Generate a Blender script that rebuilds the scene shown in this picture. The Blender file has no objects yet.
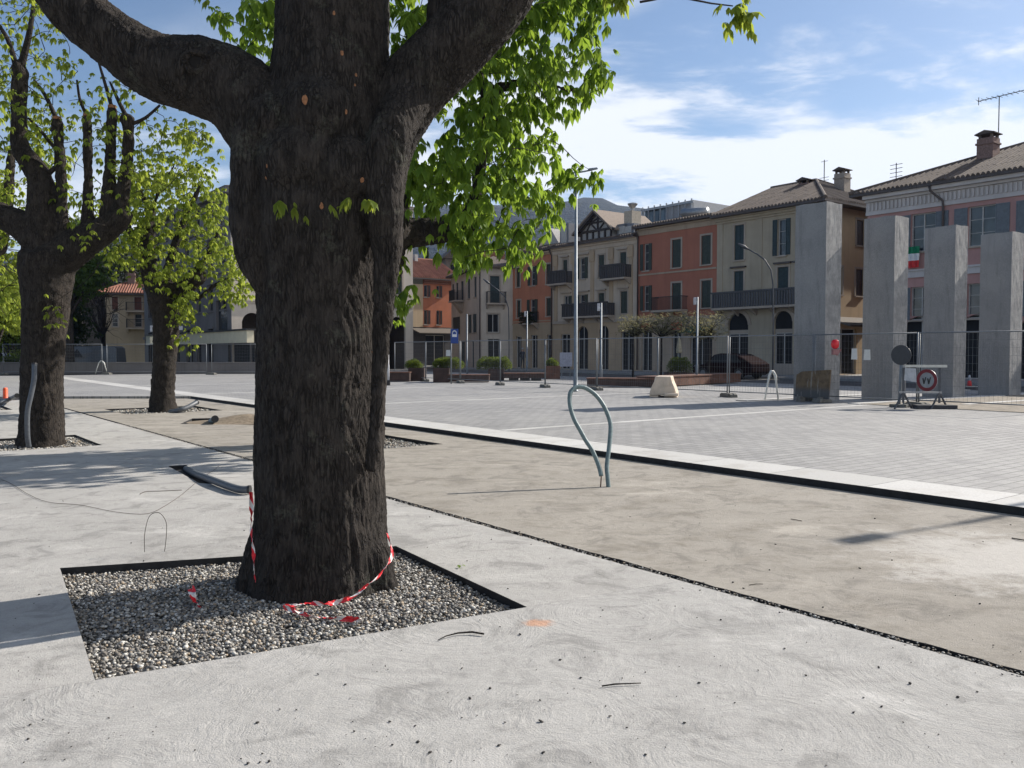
import bpy, bmesh, math, random
import numpy as np
from mathutils import Vector, Matrix, noise
from mathutils.geometry import tessellate_polygon
R = math.radians
S = bpy.context.scene
C = S.collection
random.seed(4)
rng = np.random.default_rng(4)

# ------------------------------------------------------------------ camera
FPX, CAMH, PITCH = 850.0, 1.55, R(2.156)
cd = bpy.data.cameras.new('camera'); cam = bpy.data.objects.new('camera', cd); C.objects.link(cam)
cam.location = (0, 0, CAMH); cam.rotation_euler = (R(90) - PITCH, 0, 0)
cd.sensor_width = 36; cd.lens = FPX / 1024 * 36; cd.clip_start = 0.05; cd.clip_end = 9000
S.camera = cam
# ------------------------------------------------------------------ light
SUN_EL = R(34); SUNV = Vector((0.85, 0.52, 0)).normalized()
SUN_AZ = math.atan2(SUNV.x, SUNV.y)          # clockwise from +Y
sd = bpy.data.lights.new('sun', 'SUN'); sun = bpy.data.objects.new('sun', sd); C.objects.link(sun)
sd.energy = 5.0; sd.angle = R(0.55); sd.color = (1.0, 0.93, 0.84)
dirv = Vector((SUNV.x*math.cos(SUN_EL), SUNV.y*math.cos(SUN_EL), math.sin(SUN_EL)))
sun.rotation_euler = dirv.to_track_quat('Z', 'Y').to_euler()
W = bpy.data.worlds.new('World'); S.world = W; W.use_nodes = True
nt = W.node_tree; nt.nodes.clear()
def wn(t, **k):
    n = nt.nodes.new(t)
    for a, b in k.items(): setattr(n, a, b)
    return n
out = wn('ShaderNodeOutputWorld'); bg = wn('ShaderNodeBackground'); bg.inputs[1].default_value = 0.08
sky = wn('ShaderNodeTexSky', sky_type='NISHITA', sun_disc=False, sun_elevation=SUN_EL, sun_rotation=SUN_AZ,
         altitude=200, air_density=1.0, dust_density=0.7, ozone_density=2.2)
tc = wn('ShaderNodeTexCoord'); sp = wn('ShaderNodeSeparateXYZ'); nt.links.new(tc.outputs['Generated'], sp.inputs[0])
def wm(op, a, b=None, c=None, clamp=False):
    n = wn('ShaderNodeMath', operation=op, use_clamp=clamp)
    for i, v in enumerate((a, b, c)):
        if v is None: continue
        if isinstance(v, (int, float)): n.inputs[i].default_value = v
        else: nt.links.new(v, n.inputs[i])
    return n.outputs[0]
zz = wm('ADD', wm('MAXIMUM', sp.outputs[2], 0.0), 0.12)
cx = wm('DIVIDE', sp.outputs[0], zz); cy = wm('DIVIDE', sp.outputs[1], zz)
cb = wn('ShaderNodeCombineXYZ'); nt.links.new(cx, cb.inputs[0]); nt.links.new(cy, cb.inputs[1])
def cloud(scale, rot, sx, sy, det, rough, dist, lo, hi, off):
    mp = wn('ShaderNodeMapping'); nt.links.new(cb.outputs[0], mp.inputs[0])
    mp.inputs['Rotation'].default_value = (0, 0, R(rot)); mp.inputs['Scale'].default_value = (sx, sy, 1)
    mp.inputs['Location'].default_value = off
    nz = wn('ShaderNodeTexNoise'); nt.links.new(mp.outputs[0], nz.inputs[0])
    nz.inputs['Scale'].default_value = scale; nz.inputs['Detail'].default_value = det
    nz.inputs['Roughness'].default_value = rough; nz.inputs['Distortion'].default_value = dist
    mr = wn('ShaderNodeMapRange', interpolation_type='SMOOTHSTEP'); nt.links.new(nz.outputs[0], mr.inputs[0])
    mr.inputs[1].default_value = lo; mr.inputs[2].default_value = hi
    return mr.outputs[0]
c1 = cloud(0.9, 25, 1.0, 1.35, 9, 0.56, 0.35, 0.39, 0.60, (3.1, 1.2, 0))
c2 = cloud(3.2, -20, 1.0, 1.5, 10, 0.6, 0.3, 0.42, 0.75, (0.4, 7.7, 2))
c3 = cloud(0.3, 0, 1, 1, 3, 0.5, 0.2, 0.36, 0.6, (9.4, 2.2, 5))
# clearer high on the left, cloudier low and to the right
hz = wm('MULTIPLY_ADD', sp.outputs[2], -2.2, 0.92, clamp=True)
side = wm('MULTIPLY_ADD', sp.outputs[0], 0.75, 0.31)
cov = wm('ADD', hz, side, clamp=True)
mixc = wm('MULTIPLY', wm('ADD', wm('MULTIPLY', c1, 0.85), wm('MULTIPLY', c2, 0.42)), wm('MULTIPLY_ADD', c3, 0.5, 0.55))
cf = wm('MULTIPLY', mixc, wm('MULTIPLY_ADD', cov, 2.7, -0.40), clamp=True)
cf = wm('ADD', cf, wm('MULTIPLY', wm('POWER', wm('SUBTRACT', 1.0, wm('MAXIMUM', sp.outputs[2], 0.0)),7.0),0.42),clamp=True)
cfr = wn('ShaderNodeMapRange', interpolation_type='SMOOTHSTEP'); nt.links.new(cf, cfr.inputs[0]); cfr.inputs[1].default_value = 0.03; cfr.inputs[2].default_value = 0.88; cf = cfr.outputs[0]
mx = wn('ShaderNodeMix', data_type='RGBA'); nt.links.new(wm('MULTIPLY', cf, 0.94), mx.inputs[0])
nt.links.new(sky.outputs[0], mx.inputs[6]); mx.inputs[7].default_value = (8.3, 8.6, 9.1, 1)
nt.links.new(mx.outputs[2], bg.inputs[0]); nt.links.new(bg.outputs[0], out.inputs[0])
S.view_settings.view_transform = 'Standard'; S.view_settings.look = 'None'
S.view_settings.exposure = 0.6; S.view_settings.gamma = 1; S.view_settings.use_curve_mapping = False

# ------------------------------------------------------------------ measuring helpers
cp, spt = math.cos(PITCH), math.sin(PITCH)
def ray(px, py):
    dx = (px - 512) / FPX; dy = (384 - py) / FPX
    return Vector((dx, cp + dy*spt, -spt + dy*cp))
def G(px, py, z=0.0):
    d = ray(px, py); return Vector((0, 0, CAMH)) + d * ((z - CAMH) / d.z)
def at(px, py, Y):
    d = ray(px, py); return Vector((0, 0, CAMH)) + d * (Y / d.y)
D1 = Vector((-0.6076, 0.7943, 0)); N1 = Vector((0.7943, 0.6076, 0))
def AB(a, b, z=0.0): return N1*a + D1*b + Vector((0, 0, z))
ROWANG = math.atan2(-D1.y, -D1.x)     # local +X to the right along the terrace
PZ = 0.08

# ------------------------------------------------------------------ materials
MATS = {}
class NT:
    def __init__(s, name):
        s.m = bpy.data.materials.new(name); s.m.use_nodes = True; s.t = s.m.node_tree; s.t.nodes.clear()
        s.out = s.n('ShaderNodeOutputMaterial')
    def n(s, t, **k):
        x = s.t.nodes.new(t)
        for a, b in k.items(): setattr(x, a, b)
        return x
    def l(s, a, b): s.t.links.new(a, b)
    def setv(s, sock, v):
        if isinstance(v, (int, float)): sock.default_value = v
        elif isinstance(v, tuple): sock.default_value = v if len(v) != 3 or sock.type == 'VECTOR' else (*v, 1)
        else: s.l(v, sock)
    def math(s, op, a, b=0.0, c=None, clamp=False):
        x = s.n('ShaderNodeMath', operation=op, use_clamp=clamp); s.setv(x.inputs[0], a); s.setv(x.inputs[1], b)
        if c is not None: s.setv(x.inputs[2], c)
        return x.outputs[0]
    def coord(s, scale=(1, 1, 1), rot=(0, 0, 0), kind='Object', loc=(0, 0, 0)):
        if kind == 'Position': o = s.n('ShaderNodeNewGeometry').outputs['Position']
        else: o = s.n('ShaderNodeTexCoord').outputs[kind]
        mp = s.n('ShaderNodeMapping'); s.l(o, mp.inputs[0])
        mp.inputs['Scale'].default_value = scale; mp.inputs['Rotation'].default_value = rot; mp.inputs['Location'].default_value = loc
        return mp.outputs[0]
    def noise(s, vec, scale, det=5, rough=0.55, dist=0.0):
        x = s.n('ShaderNodeTexNoise'); s.l(vec, x.inputs[0]); x.inputs['Scale'].default_value = scale
        x.inputs['Detail'].default_value = det; x.inputs['Roughness'].default_value = rough; x.inputs['Distortion'].default_value = dist
        return x.outputs[0]
    def ramp(s, v, lo, hi, a=0.0, b=1.0, smooth=True):
        x = s.n('ShaderNodeMapRange'); x.interpolation_type = 'SMOOTHSTEP' if smooth else 'LINEAR'
        s.l(v, x.inputs[0]); x.inputs[1].default_value = lo; x.inputs[2].default_value = hi; x.inputs[3].default_value = a; x.inputs[4].default_value = b
        return x.outputs[0]
    def mix(s, f, a, b, mode='MIX'):
        x = s.n('ShaderNodeMix', data_type='RGBA', blend_type=mode); s.setv(x.inputs[0], f); s.setv(x.inputs[6], a); s.setv(x.inputs[7], b)
        return x.outputs[2]
    def bump(s, h, strength=0.3, dist=0.01, normal=None):
        x = s.n('ShaderNodeBump'); x.inputs['Strength'].default_value = strength; x.inputs['Distance'].default_value = dist
        s.l(h, x.inputs['Height'])
        if normal is not None: s.l(normal, x.inputs['Normal'])
        return x.outputs[0]
    def pbr(s, col, rough=0.8, normal=None, metal=0.0, **k):
        x = s.n('ShaderNodeBsdfPrincipled'); s.setv(x.inputs['Base Color'], col); s.setv(x.inputs['Roughness'], rough); s.setv(x.inputs['Metallic'], metal)
        if normal is not None: s.l(normal, x.inputs['Normal'])
        for a, b in k.items(): s.setv(x.inputs[a], b)
        s.l(x.outputs[0], s.out.inputs[0]); return x

def plain(name, col, rough=0.7, metal=0.0, var=0.15, scale=8.0, bump=0.15, spec=0.5):
    if name in MATS: return MATS[name]
    t = NT(name); v = t.coord()
    n = t.noise(v, scale, 6, 0.6)
    dark = tuple(c*(1-var) for c in col); lite = tuple(min(1, c*(1+var)) for c in col)
    c = t.mix(t.ramp(n, 0.3, 0.7), dark, lite)
    t.pbr(c, rough, t.bump(n, bump, 0.01), metal, **{'Specular IOR Level': spec})
    MATS[name] = t.m; return t.m

def stucco(name, col, dirt=0.35, dirtcol=None):
    if name in MATS: return MATS[name]
    col = (col[0]*1.12, col[1]*1.03, col[2]*0.96); t = NT(name); v = t.coord()
    big = t.noise(v, 0.5, 5, 0.6); streak = t.noise(t.coord((3.0, 3.0, 0.25)), 1.0, 5, 0.6); fine = t.noise(v, 25, 4, 0.6)
    dc = dirtcol or tuple(c*0.62 for c in col)
    c = t.mix(t.ramp(big, 0.35, 0.7), tuple(c*0.9 for c in col), tuple(min(1, c*1.08) for c in col))
    c = t.mix(t.math('MULTIPLY', t.ramp(streak, 0.48, 0.72), dirt), c, dc)
    c = t.mix(t.math('MULTIPLY', fine, 0.2), c, dc)
    t.pbr(c, 0.9, t.bump(fine, 0.25, 0.01)); MATS[name] = t.m; return t.m

def mat_concrete(name, base, tint, swirl=0.0, seed=0.0, stain=0.5):
    t = NT(name); v = t.coord(loc=(seed, seed*0.7, 0))
    big = t.noise(v, 0.45, 6, 0.6, 0.4); mid = t.noise(t.coord((1, 1.3, 1), (0, 0, R(-30)), loc=(seed, 0, 0)), 1.6, 12, 0.74, 0.3)
    fine = t.noise(v, 14, 6, 0.7); blot = t.noise(v, 2.6, 9, 0.72, 0.8); grit = t.noise(v, 110, 3, 0.7)
    # trowel swirls: heavily distorted noise used as ring-like ridges
    sw = t.n('ShaderNodeTexNoise'); t.l(v, sw.inputs[0]); sw.inputs['Scale'].default_value = 1.1; sw.inputs['Detail'].default_value = 2; sw.inputs['Distortion'].default_value = 1.2
    brk = t.noise(v, 5.0, 6, 0.7)
    vr = t.n('ShaderNodeTexVoronoi'); vr.inputs['Scale'].default_value = 1.15; vr.inputs['Randomness'].default_value = 1.0
    dv = t.n('ShaderNodeVectorMath', operation='ADD'); t.l(v, dv.inputs[0]); dsc = t.n('ShaderNodeVectorMath', operation='SCALE'); dsc.inputs['Scale'].default_value = 0.22
    nz_ = t.n('ShaderNodeTexNoise'); t.l(v, nz_.inputs[0]); nz_.inputs['Scale'].default_value = 2.2; nz_.inputs['Detail'].default_value = 3; t.l(nz_.outputs['Color'], dsc.inputs[0]); t.l(dsc.outputs[0], dv.inputs[1]); t.l(dv.outputs[0], vr.inputs[0])
    pz = t.n('ShaderNodeSeparateXYZ'); t.l(v, pz.inputs[0]); cv_ = t.n('ShaderNodeCombineXYZ')
    t.l(t.math('MULTIPLY', vr.outputs['Distance'], 34.0), cv_.inputs[0]); t.l(t.math('MULTIPLY', pz.outputs[0], 5.0), cv_.inputs[1]); t.l(t.math('MULTIPLY', pz.outputs[1], 5.0), cv_.inputs[2])
    rings = t.ramp(t.noise(cv_.outputs[0], 1.0, 7, 0.68), 0.36, 0.66)
    rings = t.math('MULTIPLY', rings, t.ramp(brk, 0.3, 0.55, 0.35, 1.0))
    scuff = t.ramp(t.noise(t.coord((1, 3.2, 1), (0, 0, R(28)), loc=(seed, 2, 0)), 22, 8, 0.75), 0.52, 0.66)
    c = t.mix(t.ramp(big, 0.3, 0.72), tuple(x*0.88 for x in base), base)
    c = t.mix(t.math('MULTIPLY', t.ramp(mid, 0.46, 0.68), stain), c, tint)
    c = t.mix(t.ramp(fine, 0.3, 0.75, 0.0, 0.32), c, tuple(x*0.72 for x in base))
    c = t.mix(t.ramp(blot, 0.48, 0.66, 0, 0.85), c, tuple(x*0.55 for x in base))
    c = t.mix(t.ramp(grit, 0.52, 0.72, 0, 0.6), c, tuple(x*0.45 for x in base))
    # pale lime bloom patches
    bl = t.noise(t.coord((1.0, 1.5, 1), (0, 0, R(-18)), loc=(seed*2, 3, 0)), 0.8, 12, 0.72, 0.2)
    c = t.mix(t.ramp(bl, 0.54, 0.66, 0, 0.5), c, tuple(min(1, x*1.35) for x in base))
    # small dark pores and specks
    vo = t.n('ShaderNodeTexVoronoi'); t.l(v, vo.inputs[0]); vo.inputs['Scale'].default_value = 26
    speck = t.math('MULTIPLY', t.ramp(vo.outputs['Distance'], 0.05, 0.16, 1, 0), t.ramp(t.noise(v, 3.0, 3), 0.52, 0.62))
    c = t.mix(t.math('MULTIPLY', speck, 0.5), c, tuple(x*0.3 for x in base))
    c = t.mix(t.math('MULTIPLY', scuff, 0.28), c, tuple(x*0.5 for x in base))
    if swirl: c = t.mix(t.math('MULTIPLY', rings, swirl*0.3), c, tuple(x*0.6 for x in base))
    if name == 'concrete_beige':      # whitish lime stain near the right edge of the strip
        p = G(1010, 560); g = t.n('ShaderNodeNewGeometry'); d = t.n('ShaderNodeVectorMath', operation='SUBTRACT'); t.l(g.outputs['Position'], d.inputs[0]); d.inputs[1].default_value = p
        ln = t.n('ShaderNodeVectorMath', operation='LENGTH'); t.l(d.outputs[0], ln.inputs[0])
        m = t.ramp(t.math('ADD', ln.outputs['Value'], t.math('MULTIPLY', t.noise(v, 1.6, 10, 0.75), 3.6)), 2.2, 3.0, 0.85, 0)
        c = t.mix(m, c, (0.47, 0.45, 0.42))
    if name == 'concrete_fresh':     # faint rust-orange marking paint
        p = G(538, 623); g = t.n('ShaderNodeNewGeometry'); d = t.n('ShaderNodeVectorMath', operation='SUBTRACT'); t.l(g.outputs['Position'], d.inputs[0]); d.inputs[1].default_value = p
        mp = t.n('ShaderNodeMapping'); t.l(d.outputs[0], mp.inputs[0]); mp.inputs['Scale'].default_value = (0.85, 1.1, 1)
        ln = t.n('ShaderNodeVectorMath', operation='LENGTH'); t.l(mp.outputs[0], ln.inputs[0])
        m = t.ramp(t.math('ADD', ln.outputs['Value'], t.math('MULTIPLY', t.noise(v, 18, 4), 0.09)), 0.085, 0.14, 0.55, 0)
        c = t.mix(m, c, (0.55, 0.24, 0.10))
    h = t.math('ADD', t.math('MULTIPLY', fine, 0.5), t.math('ADD', t.math('MULTIPLY', grit, 0.35), t.math('MULTIPLY', rings, swirl*-0.18)))
    h = t.math('ADD', h, t.math('MULTIPLY', mid, 0.8))
    t.pbr(c, 0.92, t.bump(h, 0.9, 0.014), **{'Specular IOR Level': 0.25}); MATS[name] = t.m; return t.m

def mat_paving():
    t = NT('granite_paving'); v = t.coord((1, 1, 1), (0, 0, -math.atan2(N1.y, N1.x)))
    br = t.n('ShaderNodeTexBrick'); t.l(v, br.inputs[0]); br.inputs['Scale'].default_value = 1.0
    br.inputs['Brick Width'].default_value = 0.36; br.inputs['Row Height'].default_value = 0.18; br.inputs['Mortar Size'].default_value = 0.012
    br.inputs['Color1'].default_value = (0.235, 0.233, 0.23, 1); br.inputs['Color2'].default_value = (0.31, 0.307, 0.30, 1); br.inputs['Mortar'].default_value = (0.085, 0.085, 0.085, 1)
    big = t.noise(t.coord(), 0.25, 6, 0.6); mid = t.noise(t.coord(), 1.7, 6, 0.7, 0.4); fine = t.noise(t.coord(), 40, 4, 0.7)
    c = t.mix(t.ramp(big, 0.35, 0.68, 0, 0.5), br.outputs[0], (0.34, 0.335, 0.32))
    c = t.mix(t.ramp(mid, 0.45, 0.7, 0, 0.5), c, (0.155, 0.155, 0.16))
    c = t.mix(t.ramp(fine, 0.4, 0.7, 0, 0.35), c, (0.14, 0.14, 0.14))
    t.pbr(c, 0.75, t.bump(t.math('ADD', t.math('MULTIPLY', br.outputs['Fac'], -1.0), fine), 0.5, 0.01)); return t.m

def mat_bark(name, a, b, scale=1.0, lichen=0.0):
    t = NT(name); v3 = t.coord()
    vs = t.coord((1, 1, 0.2), (R(5), R(-7), 0)); wob = t.n('ShaderNodeTexNoise'); t.l(vs, wob.inputs[0]); wob.inputs['Scale'].default_value = 9*scale; wob.inputs['Detail'].default_value = 4
    sc = t.n('ShaderNodeVectorMath', operation='SCALE'); t.l(wob.outputs['Color'], sc.inputs[0]); sc.inputs['Scale'].default_value = 0.06/scale
    ad = t.n('ShaderNodeVectorMath', operation='ADD'); t.l(vs, ad.inputs[0]); t.l(sc.outputs[0], ad.inputs[1])
    vo = t.n('ShaderNodeTexVoronoi', feature='DISTANCE_TO_EDGE'); t.l(ad.outputs[0], vo.inputs[0]); vo.inputs['Scale'].default_value = 44*scale
    vc = t.n('ShaderNodeTexVoronoi'); t.l(ad.outputs[0], vc.inputs[0]); vc.inputs['Scale'].default_value = 44*scale
    plate = t.math('ADD', t.ramp(vo.outputs['Distance'], 0.0, 0.22), t.ramp(t.noise(v3, 9, 4), 0.35, 0.65, 0, 0.8), clamp=True); tone = t.n('ShaderNodeSeparateColor'); t.l(vc.outputs['Color'], tone.inputs[0])
    n1 = t.noise(vs, 16*scale, 8, 0.7, 0.5); n2 = t.noise(v3, 2.0, 6, 0.65); n3 = t.noise(vs, 70*scale, 5, 0.75); n4 = t.noise(v3, 35, 5, 0.7)
    c = t.mix(t.ramp(n1, 0.32, 0.68), a, b)
    c = t.mix(t.ramp(tone.outputs[0], 0.3, 1.0, 0, 0.3, False), c, tuple(min(1, x*1.45) for x in b))
    c = t.mix(t.ramp(n2, 0.42, 0.66, 0, 0.6), c, (b[0]*0.62, b[1]*0.66, b[2]*0.7))
    c = t.mix(t.ramp(n3, 0.45, 0.75, 0, 0.5), c, tuple(min(1, x*1.7) for x in b))
    c = t.mix(t.math('MULTIPLY_ADD', plate, 0.6, 0.4), tuple(x*0.5 for x in a), c)
    if lichen:
        c = t.mix(t.math('MULTIPLY', t.ramp(t.noise(v3, 3.2, 7, 0.7), 0.55, 0.66, 0, lichen), t.ramp(n4, 0.4, 0.6)), c, (0.13, 0.135, 0.105))
    h = t.math('ADD', t.math('MULTIPLY', plate, 0.5), t.math('ADD', t.math('MULTIPLY', n1, 0.9), t.math('MULTIPLY', n3, 0.4)))
    t.pbr(c, 0.92, t.bump(h, 1.0, 0.035), **{'Specular IOR Level': 0.2}); MATS[name] = t.m; return t.m

def mat_leaf(name, c1, c2, trans):
    t = NT(name); oi = t.n('ShaderNodeNewGeometry')
    c = t.mix(oi.outputs['Random Per Island'], c1, c2)
    nn = t.noise(t.coord(), 1.3, 3)
    c = t.mix(t.ramp(nn, 0.35, 0.7, 0, 0.35), c, tuple(x*0.65 for x in c1))
    d = t.n('ShaderNodeBsdfPrincipled'); t.l(c, d.inputs['Base Color']); d.inputs['Roughness'].default_value = 0.7; d.inputs['Specular IOR Level'].default_value = 0.25
    tr = t.n('ShaderNodeBsdfTranslucent')
    t.l(t.mix(0.55, c, trans), tr.inputs[0])
    ms = t.n('ShaderNodeMixShader'); ms.inputs[0].default_value = 0.48; t.l(d.outputs[0], ms.inputs[1]); t.l(tr.outputs[0], ms.inputs[2]); t.l(ms.outputs[0], t.out.inputs[0])
    return t.m

def mat_island(name, cols, rough=0.85):
    t = NT(name); g = t.n('ShaderNodeNewGeometry'); r = t.n('ShaderNodeValToRGB'); t.l(g.outputs['Random Per Island'], r.inputs[0])
    r.color_ramp.interpolation = 'CONSTANT'
    els = r.color_ramp.elements
    while len(els) < len(cols): els.new(0.5)
    for i, c in enumerate(cols): els[i].position = i/len(cols); els[i].color = (*c, 1)
    n = t.noise(t.coord(), 90, 3)
    c = t.mix(t.math('MULTIPLY', n, 0.3), r.outputs[0], (0.12, 0.11, 0.1))
    t.pbr(c, rough); return t.m

def mat_glass(name, col=(0.03, 0.035, 0.04)):
    if name in MATS: return MATS[name]
    t = NT(name); n = t.noise(t.coord((1, 1, 1)), 0.8, 2)
    t.pbr(t.mix(t.ramp(n, 0.4, 0.6), col, tuple(x*2.2 for x in col)), 0.08, t.bump(n, 0.05, 0.02), **{'Specular IOR Level': 0.6})
    MATS[name] = t.m; return t.m

def mat_roof(name, base, alt):
    t = NT(name); g = t.n('ShaderNodeNewGeometry')
    n = t.noise(t.coord(), 1.5, 6, 0.7); n2 = t.noise(t.coord(), 9, 4, 0.7)
    c = t.mix(g.outputs['Random Per Island'], base, alt); c = t.mix(t.ramp(n, 0.4, 0.7, 0, 0.5), c, tuple(x*0.55 for x in base))
    c = t.mix(t.ramp(n2, 0.5, 0.8, 0, 0.5), c, (0.16, 0.15, 0.12))
    t.pbr(c, 0.9, t.bump(n2, 0.4, 0.02)); return t.m

# ------------------------------------------------------------------ mesh helpers
class MB:
    def __init__(s): s.v = []; s.f = []
    def add(s, vs, fs):
        k = len(s.v); s.v += [tuple(p) for p in vs]; s.f += [tuple(i+k for i in f) for f in fs]; return s
    def box(s, x0, x1, y0, y1, z0, z1):
        return s.add([(x0,y0,z0),(x1,y0,z0),(x1,y1,z0),(x0,y1,z0),(x0,y0,z1),(x1,y0,z1),(x1,y1,z1),(x0,y1,z1)],
                     [(0,3,2,1),(4,5,6,7),(0,1,5,4),(1,2,6,5),(2,3,7,6),(3,0,4,7)])
    def obox(s, c, ex, ey, hx, hy, z0, z1):   # oriented box, centre c, unit axes
        P = [Vector(c)+ex*sx*hx+ey*sy*hy for sx, sy in ((-1,-1),(1,-1),(1,1),(-1,1))]
        return s.add([(p.x,p.y,z0) for p in P]+[(p.x,p.y,z1) for p in P], [(0,3,2,1),(4,5,6,7),(0,1,5,4),(1,2,6,5),(2,3,7,6),(3,0,4,7)])
    def bar(s, a, b, w, h=None):
        a = Vector(a); b = Vector(b); d = (b-a).normalized(); h = h or w
        u = d.cross(Vector((0,0,1)))
        if u.length < 1e-3: u = Vector((1,0,0))
        u.normalize(); n = u.cross(d)
        P = [p + u*sx*w/2 + n*sy*h/2 for p in (a, b) for sx, sy in ((-1,-1),(1,-1),(1,1),(-1,1))]
        return s.add(P, [(0,3,2,1),(4,5,6,7),(0,1,5,4),(1,2,6,5),(2,3,7,6),(3,0,4,7)])
    def tube(s, pts, rad, n=8, cap=True, squash=None):
        pts = [Vector(p) for p in pts]
        if isinstance(rad, (int, float)): rad = [rad]*len(pts)
        k = len(s.v); prev = None
        for i, p in enumerate(pts):
            d = (pts[min(i+1, len(pts)-1)] - pts[max(i-1, 0)])
            if d.length < 1e-9: d = Vector((0,0,1))
            d.normalize()
            if prev is None:
                u = d.cross(Vector((0.3, 1, 0.1)))
                if u.length < 0.05: u = d.cross(Vector((1, 0, 0)))
            else: u = prev - d*prev.dot(d)
            u.normalize(); prev = u; w = d.cross(u)
            for j in range(n):
                a = 2*math.pi*j/n; s.v.append(tuple(p + (u*math.cos(a) + w*math.sin(a))*rad[i]))
        for i in range(len(pts)-1):
            for j in range(n):
                a = k+i*n+j; b = k+i*n+(j+1)%n; s.f.append((a, b, b+n, a+n))
        if cap: s.f.append(tuple(k+j for j in reversed(range(n)))); s.f.append(tuple(k+(len(pts)-1)*n+j for j in range(n)))
        return s
    def lathe(s, prof, c=(0,0,0), n=20):
        k = len(s.v)
        for r, z in prof:
            for j in range(n):
                a = 2*math.pi*j/n; s.v.append((c[0]+r*math.cos(a), c[1]+r*math.sin(a), c[2]+z))
        for i in range(len(prof)-1):
            for j in range(n):
                a = k+i*n+j; b = k+i*n+(j+1)%n; s.f.append((a, b, b+n, a+n))
        s.f.append(tuple(k+j for j in reversed(range(n)))); s.f.append(tuple(k+(len(prof)-1)*n+j for j in range(n)))
        return s
    def prism(s, poly, axis, a, b):    # extrude 2D poly along axis 'x','y','z' from a to b
        def mk(p, t): return {'x': (t, p[0], p[1]), 'y': (p[0], t, p[1]), 'z': (p[0], p[1], t)}[axis]
        n = len(poly); s.add([mk(p, a) for p in poly]+[mk(p, b) for p in poly],
            [tuple(range(n)), tuple(reversed(range(n, 2*n)))]+[(i, i+n, (i+1)%n+n, (i+1)%n) for i in range(n)])
        return s
    def build(s, name, mat=None, parent=None, smooth=False, loc=None, rot=None, bevel=0.0):
        me = bpy.data.meshes.new(name); me.from_pydata(s.v, [], s.f); me.update()
        bm = bmesh.new(); bm.from_mesh(me); bmesh.ops.recalc_face_normals(bm, faces=bm.faces); bm.to_mesh(me); bm.free()
        if mat: me.materials.append(mat)
        if smooth: me.polygons.foreach_set('use_smooth', [True]*len(me.polygons))
        o = bpy.data.objects.new(name, me); C.objects.link(o)
        if parent: o.parent = parent
        if loc is not None: o.location = loc
        if rot is not None: o.rotation_euler = rot
        if bevel:
            m = o.modifiers.new('bevel', 'BEVEL'); m.width = bevel; m.segments = 2; m.limit_method = 'ANGLE'
        return o
def tag(o, label=None, cat=None, group=None, kind=None):
    if label: o['label'] = label
    if cat: o['category'] = cat
    if group: o['group'] = group
    if kind: o['kind'] = kind
    return o
def empty(name, loc=(0,0,0), rz=0.0, label=None, cat=None, group=None):
    o = bpy.data.objects.new(name, None); C.objects.link(o); o.location = loc; o.rotation_euler = (0,0,rz); o.empty_display_size = 0.2
    return tag(o, label, cat, group)
def copy_tree(o, parent=None):
    c = o.copy(); C.objects.link(c)
    if parent: c.parent = parent
    for ch in list(o.children): copy_tree(ch, c)
    return c
def npmesh(name, V, F, mat, parent=None, smooth=False):
    me = bpy.data.meshes.new(name); V = np.asarray(V, dtype=np.float32); F = np.asarray(F, dtype=np.int32)
    me.vertices.add(len(V)); me.vertices.foreach_set('co', V.ravel())
    k = F.shape[1]; me.loops.add(F.size); me.loops.foreach_set('vertex_index', F.ravel())
    me.polygons.add(len(F)); me.polygons.foreach_set('loop_start', np.arange(0, F.size, k, dtype=np.int32))
    me.polygons.foreach_set('loop_total', np.full(len(F), k, dtype=np.int32)); me.update(calc_edges=True); me.validate()
    if smooth: me.polygons.foreach_set('use_smooth', [True]*len(me.polygons))
    me.materials.append(mat); o = bpy.data.objects.new(name, me); C.objects.link(o)
    if parent: o.parent = parent
    return o
def slab(name, outer, holes, z, zb, mat, label=None, side=None):
    loops = [[Vector((p[0], p[1], 0)) for p in outer]] + [[Vector((p[0], p[1], 0)) for p in h] for h in holes]
    tris = tessellate_polygon(loops); flat = [p for l in loops for p in l]; n = len(flat)
    vs = [(p.x, p.y, z) for p in flat] + [(p.x, p.y, zb) for p in flat]; fs = [tuple(t) for t in tris]
    k = 0
    for l in loops:
        m = len(l)
        for i in range(m): fs.append((k+i, k+(i+1)%m, n+k+(i+1)%m, n+k+i))
        k += m
    b = MB(); b.add(vs, fs); o = b.build(name, mat); tag(o, kind='structure')
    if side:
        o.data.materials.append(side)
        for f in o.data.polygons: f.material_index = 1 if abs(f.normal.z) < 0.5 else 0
    return o
def ico(sub=1):
    bm = bmesh.new(); bmesh.ops.create_icosphere(bm, subdivisions=sub, radius=1.0)
    v = np.array([p.co[:] for p in bm.verts]); f = np.array([[q.index for q in p.verts] for p in bm.faces]); bm.free(); return v, f
def pebbles(name, pts, sizes, mat, parent=None, sub=1, flat=0.65):
    v, f = ico(sub); n = len(pts); nv = len(v)
    if n == 0: return None
    sc = rng.uniform(0.6, 1.25, (n, 1, 3)) * np.asarray(sizes)[:, None, None]; sc[:, :, 2] *= flat
    V = v[None] * (1 + rng.normal(0, 0.12, (n, nv, 1))) * sc
    a = rng.uniform(0, 6.283, n); t = rng.uniform(-0.5, 0.5, n); ca, sa = np.cos(a)[:, None], np.sin(a)[:, None]; ct, st = np.cos(t)[:, None], np.sin(t)[:, None]
    y = V[:,:,1]*ct - V[:,:,2]*st; z = V[:,:,1]*st + V[:,:,2]*ct; x = V[:,:,0]
    V = np.stack([x*ca - y*sa, x*sa + y*ca, z], -1) + np.asarray(pts)[:, None, :]
    F = (f[None] + (np.arange(n)*nv)[:, None, None]).reshape(-1, 3)
    return npmesh(name, V.reshape(-1, 3), F, mat, parent)
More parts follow.
